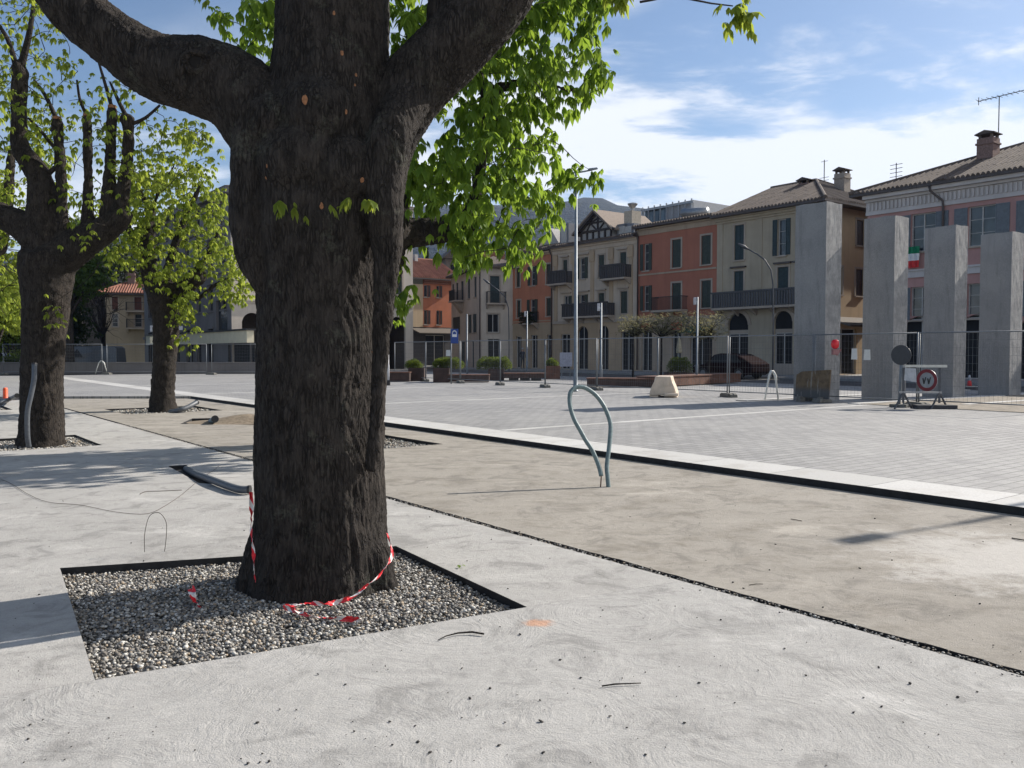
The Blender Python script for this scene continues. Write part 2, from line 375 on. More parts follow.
def in_poly(x, y, poly):
    c = False; n = len(poly)
    for i in range(n):
        x1, y1 = poly[i][:2]; x2, y2 = poly[(i+1) % n][:2]
        if (y1 > y) != (y2 > y) and x < (x2-x1)*(y-y1)/(y2-y1)+x1: c = not c
    return c
def sample_poly(poly, n, rnd):
    xs = [p[0] for p in poly]; ys = [p[1] for p in poly]; o = []
    while len(o) < n:
        x = rnd.uniform(min(xs), max(xs)); y = rnd.uniform(min(ys), max(ys))
        if in_poly(x, y, poly): o.append((x, y))
    return o
# ------------------------------------------------------------------ the ground
M_fresh = mat_concrete('concrete_fresh', (0.455, 0.446, 0.427), (0.31, 0.303, 0.29), 0.9, 0.0, 0.6)
M_conc = mat_concrete('concrete_smooth', (0.43, 0.42, 0.40), (0.31, 0.30, 0.285), 0.15, 5.3, 0.6)
M_beige = mat_concrete('concrete_beige', (0.345, 0.32, 0.282), (0.18, 0.16, 0.13), 0.12, 11.7, 0.8)
M_pav = mat_paving()
def mat_kerb():
    t = NT('kerb_granite'); v = t.coord((1, 1, 1), (0, 0, -math.atan2(D1.y, D1.x))); br = t.n('ShaderNodeTexBrick'); t.l(v, br.inputs[0]); br.inputs['Scale'].default_value = 1.0
    br.inputs['Brick Width'].default_value = 1.25; br.inputs['Row Height'].default_value = 2.1; br.inputs['Mortar Size'].default_value = 0.007; br.offset = 0.0
    br.inputs['Color1'].default_value = (0.40, 0.395, 0.38, 1); br.inputs['Color2'].default_value = (0.50, 0.495, 0.48, 1); br.inputs['Mortar'].default_value = (0.12, 0.12, 0.115, 1)
    n = t.noise(t.coord(), 40, 4, .7); m = t.noise(t.coord(), 1.2, 8, .7); c = t.mix(t.ramp(n, .45, .7, 0, .4), br.outputs[0], (0.26,0.26,0.25)); c = t.mix(t.ramp(m, .5, .66, 0, .45), c, (0.30,0.28,0.25))
    t.pbr(c, .8, t.bump(n, .3, .006)); MATS['kerb_granite'] = t.m; return t.m
M_kerb = mat_kerb()
M_asph = plain('asphalt', (0.05, 0.05, 0.052), 0.9, var=0.3, scale=6, bump=0.3)
M_dark = plain('dark_soil', (0.05, 0.046, 0.042), 0.95, var=0.4, scale=30, bump=0.6)
M_edge = plain('edge_dark', (0.018,0.018,0.019), .8, var=.4, scale=10)  # near-black colour on the vertical sides of slabs and kerb
M_gravel = mat_island('gravel_stones', [(0.32,0.31,0.28),(0.18,0.175,0.165),(0.48,0.46,0.42),(0.11,0.108,0.106),(0.25,0.23,0.2),(0.36,0.29,0.21),(0.22,0.215,0.21),(0.13,0.125,0.115),(0.6,0.59,0.55),(0.19,0.17,0.145)])
M_gbed = plain('gravel_bed', (0.11, 0.105, 0.095), 0.95, var=0.6, scale=60, bump=1.0)

def ring(n, r): return [(r*math.cos(2*math.pi*i/n), r*math.sin(2*math.pi*i/n)) for i in range(n)]
gr = MB(); gr.add([(-2750,-60,-0.35),(2750,-60,-0.35),(2750,2150,-0.35),(-2750,2150,-0.35)], [(0,1,2,3)])
tag(gr.build('ground', plain('far_ground', (0.10, 0.11, 0.08), 0.95, var=0.4, scale=0.05)), kind='structure')

pit1 = [G(60,568), G(95,680), G(527,607), G(393,545)]
pit1[3] = G(396, 546)
def abrect(a0, a1, b0, b1): return [AB(a0,b0), AB(a1,b0), AB(a1,b1), AB(a0,b1)]
pit2 = abrect(0.8, 3.15, 15.35, 17.6)
pit5 = abrect(0.8, 3.2, 26.3, 28.6)
pit3 = abrect(5.2, 7.6, 22.6, 25.0)
pit4 = abrect(5.4, 7.75, 12.05, 14.4)
pit6 = [G(180,424), G(262,425), G(262,417), G(192,418.5)]
trench = [G(168,466), G(186,465), G(214,484), G(199,483)]
B0 = pit1[1]; B1 = pit1[2]
bN = B0.dot(D1); bN2 = B1.dot(D1)
e = (B1-B0).normalized()
def on_front(a):   # point of the front seam line at given a
    t = (a - B0.dot(N1)) / e.dot(N1); return B0 + e*t
JA = 4.38
sL, sR = on_front(-30), on_front(JA)
def jag(a, b0, b1, amp=0.011, seed=0.0):
    n = max(2, int(abs(b1-b0)/0.07)); o = []
    for i in range(n+1):
        b = b0+(b1-b0)*i/n; o.append(AB(a + amp*(noise.noise((b*2.1, seed, 0))*1.1 + noise.noise((b*9, seed, 3))*0.9), b))
    return o
bs = sR.dot(D1)
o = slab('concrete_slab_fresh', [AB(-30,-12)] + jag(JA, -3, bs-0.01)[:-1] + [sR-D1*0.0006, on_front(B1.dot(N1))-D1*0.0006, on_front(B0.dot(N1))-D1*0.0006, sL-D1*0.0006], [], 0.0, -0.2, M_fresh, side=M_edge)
# the middle slab runs round pit 1 on three sides
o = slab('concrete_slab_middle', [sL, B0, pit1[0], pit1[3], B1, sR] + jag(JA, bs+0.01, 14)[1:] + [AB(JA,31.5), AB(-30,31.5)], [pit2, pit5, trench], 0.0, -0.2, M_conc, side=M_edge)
kc = 29.0
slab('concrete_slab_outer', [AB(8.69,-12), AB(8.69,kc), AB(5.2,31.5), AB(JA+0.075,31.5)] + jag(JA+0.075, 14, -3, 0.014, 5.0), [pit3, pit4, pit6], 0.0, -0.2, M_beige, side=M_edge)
slab('gravel_bed', [AB(-30,-12,0), AB(8.6,-12,0), AB(8.6,32,0), AB(-30,32,0)], [], -0.075, -0.3, M_gbed)
slab('joint_bed', [AB(JA-0.02,-12), AB(JA+0.08,-12), AB(JA+0.08,31), AB(JA-0.02,31)], [], -0.03, -0.1, M_dark)
slab('trench_bottom', [p*1.0 for p in (G(166,467), G(188,464), G(216,485), G(197,484.5))], [], -0.055, -0.2, M_dark)
# raised plaza: kerb strip, sett paving, pale bands
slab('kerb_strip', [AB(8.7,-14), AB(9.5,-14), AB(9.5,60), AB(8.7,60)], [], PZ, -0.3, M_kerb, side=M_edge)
slab('plaza_paving', [AB(9.505,-60), AB(34,-60), AB(34,60), AB(9.505,60)], [], PZ-0.002, -0.3, M_pav)
slab('plaza_paving_side', [AB(8.695,kc+0.02), AB(8.695,60), AB(-34,60+20), AB(-34,54), AB(5.2,31.6)], [], PZ-0.003, -0.3, M_pav)
for bb in (12.75, 21.5, 30.3, 39.0):
    slab('paving_band', [AB(9.52,bb-0.1), AB(33.9,bb-0.1), AB(33.9,bb+0.1), AB(9.52,bb+0.1)], [], PZ+0.002, PZ-0.02, M_kerb)
slab('road', [AB(34.1,-60), AB(41.5,-60), AB(41.5,90), AB(34.1,90)], [], 0.0, -0.3, M_asph)
slab('road_left', [(-80,57,0), (-12,57,0), (-12,66,0), (-80,66,0)], [], PZ+0.01, -0.3, M_asph)
slab('pavement', [AB(41.6,-60), AB(52,-60), AB(52,90), AB(41.6,90)], [], 0.12, -0.3, plain('pavement_stone', (0.24,0.24,0.235), 0.85, scale=3))
# rough ground strip beyond the fence on the right, pale stone bands under the monoliths
slab('gravel_verge', [AB(22.3,8.5), AB(33.9,7.5), AB(33.9,12.3), AB(22.3,13.0)], [], PZ+0.012, PZ-0.1, plain('dry_earth', (0.20,0.175,0.14), 0.95, var=0.35, scale=5, bump=0.5))
for (q0, q1, b0, b1) in ((21.0, 34, 15.9, 16.3), (22.2, 34, 13.02, 13.35), (24.4, 34, 11.0, 11.25)):
    slab('stone_band', [AB(q0,b0), AB(q1,b0-0.6), AB(q1,b1-0.6), AB(q0,b1)], [], PZ+0.02, PZ-0.05, M_kerb)
# gravel between the dark side faces of the pits
def pit_gravel(name, poly, n, size, z=-0.055, spread=0.012, sub=1):
    pts = sample_poly([(p.x, p.y) for p in poly], n, random)
    P = [(x, y, z + random.uniform(-spread, spread) + 0.015*noise.noise((x*1.3, y*1.3, 0))) for x, y in pts]
    sz = np.array([random.uniform(0.6, 1.35)*size for _ in P])
    o = pebbles(name, np.array(P), sz, M_gravel, None, sub); return tag(o, kind='stuff')
pit_gravel('gravel', pit1, 27000, 0.011, -0.058, 0.014)
pit_gravel('gravel', pit2, 4600, 0.02, -0.05, 0.012)
pit_gravel('gravel', pit4, 4600, 0.02, -0.06, 0.012)
pit_gravel('gravel', pit3, 1600, 0.028)
pit_gravel('gravel', pit5, 1200, 0.028)
# pebbles lying along the open joint
P = []; Z = []
for i in range(4200):
    b = -2 + 22*random.random()**1.3
    P.append(tuple(AB(JA+0.03+random.gauss(0, 0.028), b, -0.016+random.uniform(0, 0.018)))); Z.append(random.uniform(0.004, 0.010))
tag(pebbles('joint_gravel', np.array(P), np.array(Z), M_gravel, None, 1), kind='stuff')
# crumbs of soil scattered over the concrete
P = []; Z = []
for i in range(420):
    x = random.uniform(-40, 1040); y = 385 + 383*random.random()**0.75 + 10
    if y < 440: continue
    p = G(x, y, 0.004)
    if in_poly(p.x, p.y, [(q.x, q.y) for q in pit1]) or p.dot(N1) > 8.5: continue
    P.append(tuple(p)); Z.append(random.choice([0.002,0.003,0.003,0.004,0.005,0.008]))
for x, y, s in ((505,722,.012),(520,634,.02),(541,721,.02),(700,590,.012),(610,716,.014),(860,568,.016),(892,560,.014),(823,607,.014),(910,683,.016),(540,700,.013),(480,620,.012),(462,668,.012),(733,582,.014),(318,674,.01),(430,752,.013)):
    p = G(x, y, 0.005); P.append(tuple(p)); Z.append(s*.62)
tag(pebbles('soil_crumbs', np.array(P), np.array(Z), M_dark, None, 1, 0.5), kind='stuff')
# heap of sand beside the small pit
c = G(252, 421); V = []; F = []; n = 36; m = 10
hb = MB()
for i in range(m+1):
    for j in range(n):
        r = 0.95*i/m; a = 2*math.pi*j/n; rr = r*(1+0.15*math.sin(2*a+1)); x = rr*math.cos(a)*1.3; y = rr*math.sin(a)
        h = 0.16*(0.5+0.5*math.cos(math.pi*i/m))*(1+0.3*noise.noise((x*3, y*3, 1)))
        hb.v.append((x, y, h-0.01))
for i in range(m):
    for j in range(n): hb.f.append((i*n+j, i*n+(j+1)%n, (i+1)*n+(j+1)%n, (i+1)*n+j))
tag(hb.build('sand_heap', plain('sand', (0.19,0.15,0.105), 0.95, var=0.3, scale=12, bump=0.8), None, True, c), 'small heap of brown sand on the concrete just left of the big trunk', 'sand heap')
# hills far behind, and the wooded slope nearer the town
def hill(name, Y0, prof, depth, mat, amp, nx=160, ny=14):
    V = []; F = []
    xs = [p[0] for p in prof]; ys = [p[1] for p in prof]
    for j in range(ny):
        t = j/(ny-1)
        for i in range(nx):
            px = xs[0] + (xs[-1]-xs[0])*i/(nx-1); py = float(np.interp(px, xs, ys))
            top = (352-py)*Y0/850
            s = math.sin(min(1.0, t*1.6)*math.pi/2) if t < 0.63 else max(0, 1-(t-0.63)*1.0)
            x = (px-512)/850*Y0; y = Y0 - depth*0.63 + depth*t
            h = top*s + amp*noise.fractal(Vector((x, y, 0))*6/Y0*3, 0.9, 2.1, 5)*s
            V.append((x, y, h-0.5))
    for j in range(ny-1):
        for i in range(nx-1): F.append((j*nx+i, j*nx+i+1, (j+1)*nx+i+1, (j+1)*nx+i))
    o = npmesh(name, V, F, mat, None, True); return tag(o, kind='structure')
def mat_forest(name, a, b, s):
    t = NT(name); v = t.coord(); n = t.noise(v, s, 8, 0.7); n2 = t.noise(v, s*7, 4, 0.7)
    c = t.mix(t.ramp(n, 0.35, 0.65), a, b); t.pbr(t.mix(t.ramp(n2, 0.3, 0.7, 0, 0.6), c, tuple(x*0.4 for x in a)), 1.0, t.bump(n2, 1.0, 6)); return t.m
hill('hills', 1500, [(-900,330),(-300,300),(0,268),(150,240),(300,226),(400,214),(450,209),(520,210),(565,206),(600,206),(640,213),(700,228),(780,262),(900,300),(1300,320),(1900,335)], 900, mat_forest('hill_forest', (0.014,0.02,0.012), (0.026,0.034,0.02), 0.012), 9)
hill('wooded_slope', 230, [(-700,300),(-200,290),(60,262),(150,250),(240,255),(400,262),(430,256),(470,262),(520,250),(560,244),(600,262),(700,300),(900,330),(1500,345)], 130, mat_forest('slope_forest', (0.012,0.018,0.009), (0.022,0.028,0.013), 0.08), 3.5)
# the air between here and the hills
hz_ = MB(); hz_.box(-2850, 2850, -90, 2250, -1.4, 300); ho = hz_.build('haze'); tag(ho, kind='stuff')
hm = bpy.data.materials.new('haze_air'); hm.use_nodes = True; hn = hm.node_tree; hn.nodes.clear()
pv = hn.nodes.new('ShaderNodeVolumePrincipled'); pv.inputs['Density'].default_value = 0.00009; pv.inputs['Color'].default_value = (0.32, 0.52, 1.0, 1); pv.inputs['Anisotropy'].default_value = 0.2
mo = hn.nodes.new('ShaderNodeOutputMaterial'); hn.links.new(pv.outputs[0], mo.inputs['Volume']); ho.data.materials.append(hm)

# ------------------------------------------------------------------ trees
M_bark = mat_bark('bark_chestnut', (0.0115, 0.0098, 0.009), (0.055, 0.047, 0.041), 1.0, 0.45)
M_bark2 = mat_bark('bark_far', (0.015, 0.0125, 0.011), (0.055, 0.046, 0.039), 0.9)
M_cut = plain('cut_wood', (0.26, 0.12, 0.055), 0.85, var=0.3, scale=40)
M_leaf = mat_leaf('leaf_fresh', (0.055, 0.12, 0.015), (0.16, 0.25, 0.035), (0.46, 0.64, 0.07))
M_leafy = mat_leaf('leaf_yellow_green', (0.11, 0.17, 0.02), (0.21, 0.27, 0.04), (0.60, 0.68, 0.10))
M_leafm = mat_leaf('leaf_mid', (0.04, 0.075, 0.018), (0.08, 0.13, 0.03), (0.16, 0.24, 0.04))
M_leafd = mat_leaf('leaf_dark', (0.022, 0.035, 0.014), (0.045, 0.06, 0.022), (0.06, 0.09, 0.02))
M_leafo = mat_leaf('leaf_olive', (0.14, 0.14, 0.07), (0.26, 0.23, 0.14), (0.34, 0.32, 0.16))

def px_tube(pts, Y, n=14):     # pixel centre line + half width -> metric centre line and radii, at its own distance
    P = []; Rr = []
    for q in pts:
        y = q[3] if len(q) > 3 else Y
        P.append(at(q[0], q[1], y)); Rr.append(q[2]/850*y)
    # smooth resample
    Q = []; RR = []
    for i in range(len(P)-1):
        p0 = P[max(i-1,0)]; p1 = P[i]; p2 = P[i+1]; p3 = P[min(i+2,len(P)-1)]
        for k in range(4):
            t = k/4; t2 = t*t; t3 = t2*t
            Q.append(0.5*((2*p1)+(p2-p0)*t+(2*p0-5*p1+4*p2-p3)*t2+(3*p1-p0-3*p2+p3)*t3)); RR.append(Rr[i]*(1-t)+Rr[i+1]*t)
    Q.append(P[-1]); RR.append(Rr[-1]); return Q, RR
def fused(name, tubes, voxel, mat, root, origin, amp=0.02, freq=14.0, lobes=None, lump=0.9):
    mb = MB()
    for Q, RR in tubes: mb.tube(Q, RR, 18)
    for c, r in (lobes or []):
        v, f = ico(3); mb.add([tuple(Vector(p)*r + c) for p in v], [tuple(q) for q in f])
    tmp = mb.build('tmp'); m = tmp.modifiers.new('r', 'REMESH'); m.mode = 'VOXEL'; m.voxel_size = voxel
    sm = tmp.modifiers.new('s', 'SMOOTH'); sm.iterations = 3; sm.factor = 0.5
    dg = bpy.context.evaluated_depsgraph_get(); me = bpy.data.meshes.new_from_object(tmp.evaluated_get(dg)); bpy.data.objects.remove(tmp)
    nv = len(me.vertices); nor = np.zeros(nv*3, dtype=np.float32); me.vertices.foreach_get('normal', nor) if hasattr(me.vertices[0], 'normal') else None
    nor = nor.reshape(-1, 3); co = np.zeros(nv*3, dtype=np.float32); me.vertices.foreach_get('co', co); co = co.reshape(-1, 3)
    for i in range(nv):
        p = Vector(co[i]); 
        w = noise.noise(p*1.7)
        q = Vector(((p.x + 0.16*p.z)*freq + w*3, (p.y + 0.1*p.z)*freq + w*2, p.z*freq*0.12 + 4*noise.noise(p*2.2)))
        rdg = 1 - abs(noise.noise(q))*2.2
        rdg2 = 1 - abs(noise.noise(q*2.3 + Vector((7,3,1))))*2
        d = amp*(rdg*0.7 + rdg2*0.5 - 0.45) + amp*lump*noise.noise(p*2.6) + amp*0.6*noise.noise(p*11)
        co[i] += nor[i]*d
    co -= np.array(origin, dtype=np.float32)
    me.vertices.foreach_set('co', co.ravel()); me.materials.clear(); me.materials.append(mat); me.update()
    me.polygons.foreach_set('use_smooth', [True]*len(me.polygons))
    o = bpy.data.objects.new(name, me); C.objects.link(o); o.parent = root; return o

def sprays(pts, L, droop=(0.4, 1.2), nl=5, seed=1, wid=0.34, jit=0.25):
    """palmate leaves: nl leaflets fanned round a point, each a folded blade with a bend"""
    r = np.random.default_rng(seed); pts = np.asarray(pts, dtype=np.float64); n = len(pts)
    yaw = r.uniform(0, 2*np.pi, n); dr = r.uniform(*droop, n); Ls = L*r.uniform(0.35, 1.3, n)
    V = []; F = []
    fan = (np.arange(nl)-(nl-1)/2)*(2.5/max(nl-1,1)); lw = 1-0.3*np.abs(fan)/1.25
    tilt = r.normal(0, 0.25, (n, 3))
    for k in range(nl):
        a = yaw+fan[k]+r.normal(0, 0.15, n)
        d = np.stack([np.cos(a), np.sin(a), -dr + r.normal(0, jit, n)], -1) + tilt*0.5; d /= np.linalg.norm(d, axis=1)[:, None]
        up = np.array([0, 0, 1.0]); s = np.cross(d, up); s /= np.maximum(np.linalg.norm(s, axis=1), 1e-6)[:, None]; nn = np.cross(s, d)
        l = (Ls*lw[k])[:, None]; w = l*wid*0.5
        b0 = pts + d*l*0.06; mid = pts + d*l*0.6; tip = pts + d*l + np.array([0,0,-1])*l*0.22
        ml = mid - s*w + nn*w*0.35; mr = mid + s*w + nn*w*0.35; q = pts + d*l*0.3
        ql = q - s*w*0.55 + nn*w*0.2; qr = q + s*w*0.55 + nn*w*0.2
        vv = np.stack([b0, ql, ml, tip, mr, qr, mid], 1)      # 7 verts
        base = (np.arange(n)*nl + k)*7
        V.append((np.arange(n)*nl+k, vv)); 
    VV = np.zeros((n*nl, 7, 3))
    for idx, vv in V: VV[idx] = vv
    f = np.array([[0,1,6,5],[1,2,3,6],[6,3,4,5]])
    F = (f[None] + (np.arange(n*nl)*7)[:, None, None]).reshape(-1, 4)
    return VV.reshape(-1, 3), F
def twig_to(mb, a, b, r0, r1, rnd, sag=0.15, n=4):
    a = Vector(a); b = Vector(b); L = (b-a).length; pts = []
    off = Vector((rnd.uniform(-1,1), rnd.uniform(-1,1), rnd.uniform(-0.3,1)))*sag*L
    for i in range(n+1):
        t = i/n; pts.append(a.lerp(b, t) + off*math.sin(math.pi*t)*0.7 + Vector((rnd.uniform(-1,1), rnd.uniform(-1,1), rnd.uniform(-1,1)))*0.03*L*(0 < i < n))
    mb.tube(pts, [r0+(r1-r0)*i/n for i in range(n+1)], 5); return pts
def foliage(root, origin, limbs, nodes, per, spread, L, mat, seed, droop=(0.4,1.2), twr=0.012, skip=0.0, nl=5, down=0.35, name='leaves', tmat=None, wid=0.36):
    """twigs run from the nearest limb (or twig) point to each node; leaves hang round the nodes and along the twigs"""
    rnd = random.Random(seed); anchors = [p for Q, RR in limbs for p in Q[len(Q)//3:]]
    mb = MB(); LP = []
    nodes = sorted(nodes, key=lambda q: min((q-a).length for a in anchors))
    for nd in nodes:
        best = min(anchors, key=lambda a: (a-nd).length + max(0, a.z-nd.z)*0.3)
        if (best-nd).length < 0.05: continue
        L0 = (nd-best).length
        pts = twig_to(mb, best, nd, min(twr*(0.6+L0*0.35), 0.03), twr*0.35, rnd)
        anchors += pts[2:]
        if rnd.random() < skip: continue
        k = int(per*rnd.uniform(0.5, 1.5))+1
        for _ in range(k):
            LP.append(tuple(nd + Vector((rnd.gauss(0, spread), rnd.gauss(0, spread), rnd.gauss(-spread*down, spread*0.8)))))
        for p in pts[2:]:
            if rnd.random() < 0.5: LP.append(tuple(p + Vector((rnd.gauss(0, .05), rnd.gauss(0, .05), rnd.gauss(0, .05)))))
    mb.v = [tuple(Vector(v)-Vector(origin)) for v in mb.v]
    mb.build('twigs', tmat or M_bark2, root)
    V, F = sprays(np.array(LP)-np.array(origin), L, droop, nl, seed, wid)
    npmesh(name, V, F, mat, root); return LP

# --- the big chestnut in the foreground
Y1 = 5.85
t1 = empty('chestnut_tree', at(318, 590, Y1), 0, 'massive dark pollarded chestnut trunk standing in the gravel pit in the foreground', 'tree')
trunk = px_tube([(317,612,82),(317,600,80),(318,582,74),(320,550,68),(321,510,65),(320,450,63.5),(320,400,62.5),(320,350,61.5),(320,315,61),(320,290,62),(319,265,65),(319,235,69),(321,195,70),(323,160,68),(328,120,63),(331,80,58),(332,40,55),(333,0,55),(338,-80,52),(345,-200,46),(350,-330,38),(350,-430,30)], Y1)
left = px_tube([(290,165,46),(268,128,42),(238,93,39),(198,76,38),(160,68,32),(120,44,28),(75,8,26),(40,-40,25),(0,-110,23,5.6),(-30,-220,20,5.4)], 5.75)
right = px_tube([(385,215,14),(388,160,22),(398,118,30),(418,82,34),(445,55,34),(475,25,33),(502,-10,33),(530,-60,30),(560,-130,27),(580,-240,22)], 5.8)
rdg = px_tube([(372,470,6),(378,400,7),(381,340,8),(385,290,11),(387,250,15),(385,215,18),(384,175,20),(390,140,22),(404,108,22,5.65),(428,78,20,5.78),(452,52,15,5.85)], 5.55)
stub = px_tube([(440,50,16),(443,12,15),(444,-30,14),(450,-90,12)], 5.95)
bulge = px_tube([(275,300,8),(266,282,14),(258,258,20),(254,230,22),(253,190,22),(254,155,22),(258,120,24)], 5.62)
rootl = px_tube([(290,500,22),(272,550,26),(256,585,20),(246,608,12)], 5.7)
rootr = px_tube([(350,520,22),(366,560,26),(380,585,18),(388,600,12)], 5.75)
rootf = px_tube([(318,520,30),(316,570,36),(312,598,30)], 5.62)
rootm = px_tube([(340,460,25),(343,540,32),(346,592,28)], 5.68)
back = px_tube([(330,180,40,6.1),(335,90,32,6.5),(345,0,28,6.9),(360,-120,24,7.4),(370,-240,18,7.8)], 6.2)
fused('trunk', [trunk, left, right, rdg, stub, bulge, rootl, rootr, rootf, rootm, back], 0.0135, M_bark, t1, t1.location, 0.0105, 24.0,
      [(at(275,125,5.6), 0.2), (at(303,165,5.62), 0.30), (at(345,172,5.62), 0.26), (at(322,118,5.62), 0.28), (at(318,190,5.58), 0.2)])
# knot hole and pale pruning scars
kb = MB()
for x, y, r in ((305,100,6),(346,112,3.2),(342,53,2.2),(334,13,3),(362,180,4),(268,166,2.8),(322,206,5),(267,180,2.2),(355,78,2)):
    pass
def trunk_scar(px, py, r, ring=False):
    tr = [c for c in t1.children if c.name.startswith('trunk')][0]
    o_ = Vector((0,0,CAMH)) - t1.location; d = ray(px, py).normalized(); ok, hit, nor, _ = tr.ray_cast(o_, d)
    if not ok: return
    q = nor.to_track_quat('Z','Y').to_euler(); mb = MB()
    if ring:
        mb.lathe([(r*1.25,-.03),(r*1.2,.012),(r*.9,.03),(r*.62,.014),(r*.5,-.03)], n=20); mb.f = mb.f[:-2]
        mb.v = [(v[0]*(1+.12*math.sin(3*math.atan2(v[1],v[0]))), v[1]*.85, v[2]) for v in mb.v]
        mb.build('knot', M_bark, t1, True, loc=hit, rot=q); mb = MB(); mb.lathe([(r*.6,-.02),(r*.55,.004)], n=14); mb.build('knot_shade_disc', M_inner0, t1, loc=hit, rot=q); return
    v, f = ico(2); mb.add([(p[0]*r*(.7+.5*noise.noise(Vector(p)*2+Vector((px,0,0)))), p[1]*r*1.1*(1+.4*noise.noise(Vector(p)*2+Vector((0,px,0)))), p[2]*.006-.001) for p in v], [tuple(x) for x in f]); mb.build('pruning_scar', M_cut, t1, loc=hit, rot=q)
M_inner0 = plain('knot_shade', (0.006,0.005,0.005), .95)  # near-black disc paints the shade inside the knot
bpy.context.view_layer.update()
for a_ in ((305,100,.028),(346,112,.017),(342,53,.015),(362,180,.017),(322,206,.022),(334,13,.014),(267,166,.012),(356,75,.012),(355,85,.009),(266,178,.010),(372,352,.007)): trunk_scar(*a_)
trunk_scar(196, 62, .075, True)
lr = random.Random(3)
def crown_nodes(c, rx, ry, rz, n, rnd, zmin=-9):
    o = []
    while len(o) < n:
        v = Vector((rnd.gauss(0,1), rnd.gauss(0,1), rnd.gauss(0,1))).normalized()*rnd.uniform(0.45,1)**0.5
        p = Vector(c)+Vector((v.x*rx, v.y*ry, v.z*rz))
        if p.z > zmin: o.append(p)
    return o
near = [at(732,-10,5.3), at(738,-25,5.3), at(618,-12,5.4), at(640,-40,5.4), at(700,-45,5.3)]
nodes1 = crown_nodes((-0.4, 6.6, 8.2), 3.4, 2.6, 2.2, 90, lr, 6.0)
foliage(t1, t1.location, [left, right, trunk, stub], nodes1, 7, 0.22, 0.17, M_leaf, 5, twr=0.014)
# hanging spray at the top edge of the photo, and tufts sprouting from the trunk
LP = []
for (x, y, k, s) in ((733,8,12,.045),(740,18,7,.035),(617,2,6,.04),(612,-8,6,.04),(283,206,3,.022),(296,209,2,.03),(308,214,1,.015),(333,206,2,.02),(349,197,4,.022),(368,200,4,.02),(205,-2,3,.05)):
    Yq = 5.3 if y > 150 else 5.35
    for _ in range(k): LP.append(tuple(at(x, y, Yq)+Vector((lr.gauss(0,s), lr.gauss(0,s*0.6), lr.gauss(0,s)))-t1.location))
V, F = sprays(LP, 0.11, (0.8, 2.4), 5, 9, 0.4); npmesh('leaf_tufts', V, F, M_leafy, t1)
mb = MB(); a = at(733,6,5.35); twig_to(mb, at(600,-60,5.6), at(640,-16,5.4), .02, .012, lr); twig_to(mb, at(640,-16,5.4), a, .01, .004, lr)
twig_to(mb, at(640,-16,5.4), at(616,-2,5.4), .008, .004, lr); twig_to(mb, at(640,2,5.4), at(690,-3,5.4), .008, .006, lr)
mb.v = [tuple(Vector(v)-t1.location) for v in mb.v]; mb.build('twigs', M_bark2, t1)

# --- tree 4, partly hidden behind the big trunk
Y4 = 14.8
t4 = empty('chestnut_tree', at(352, 441, Y4), 0, 'chestnut mostly hidden behind the big trunk, its sawn limb and bright leaves reaching right', 'tree', 'pollarded chestnuts planted in gravel pits')
tr4 = px_tube([(360,452,26),(362,430,22),(365,380,20),(368,330,21),(372,295,24),(377,255,27),(384,225,24)], Y4)
l41 = px_tube([(378,240,18),(400,234,15),(425,232,14),(448,229,13),(466,222,11),(472,219,9)], Y4)
l42 = px_tube([(462,226,8),(474,205,7),(479,180,6.5),(481,145,6),(484,115,6),(487,98,6)], Y4)
l43 = px_tube([(487,104,5),(496,90,5),(514,84,4.5),(536,76,3)], Y4)
l44 = px_tube([(385,240,17),(396,200,14),(404,150,10),(410,90,8),(416,30,6)], 15.2)
l45 = px_tube([(370,260,16),(345,220,13),(320,160,10),(300,90,8),(285,20,6)], 15.2)
l46 = px_tube([(404,150,6),(440,95,5),(470,40,4),(500,-10,3)], 15.0)
l47 = px_tube([(487,98,4),(478,70,3.5),(470,30,3),(474,-10,2)], 14.6)
l48 = px_tube([(536,76,3),(560,88,2.4),(590,92,1.6)], 14.6)
lm4 = [l41, l42, l43, l44, l45, l46, l47, l48]
fused('trunk', [tr4]+lm4, 0.045, M_bark2, t4, t4.location, 0.028, 7.0, [(at(388,232,14.6), 0.42), (at(487,90,14.8), 0.13)])
r4 = random.Random(8)
poly4 = [(400,108),(395,20),(380,-60),(622,-70),(604,30),(600,88),(586,100),(556,128),(562,160),(575,170),(570,190),(560,205),(548,228),(534,258),(518,272),(506,262),(482,245),(470,262),(455,262),(440,236),(418,205),(403,210),(398,150)]
gaps4 = [((432,118),20,17),((552,38),15,12),((445,95),10,8),((585,140),18,12)]
nodes4 = []
for x, y in sample_poly(poly4, 500, r4):
    if any(abs(x-g[0][0]) < g[1] and abs(y-g[0][1]) < g[2] for g in gaps4): continue
    nodes4.append(at(x, y-4, r4.uniform(13.2, 16.6)))
# crown continues behind the trunk to the left and above the frame
for x, y in sample_poly([(210,10),(250,-60),(390,-80),(395,200),(300,200),(275,80),(240,66),(222,48)], 130, r4): nodes4.append(at(x, y, r4.uniform(14, 17)))
for x, y in sample_poly([(250,-60),(620,-70),(560,-180),(330,-180)], 90, r4): nodes4.append(at(x, y, r4.uniform(13.5, 17)))
for q in ((402,258),(397,282),(403,300),(412,302),(399,316),(468,258),(472,255),(572,176),(592,176),(590,188)): nodes4.append(at(q[0], q[1]-5, 14.6))
foliage(t4, t4.location, lm4, nodes4, 4.8, 0.14, 0.235, M_leaf, 11, (0.6, 2.8), 0.011, wid=0.42)

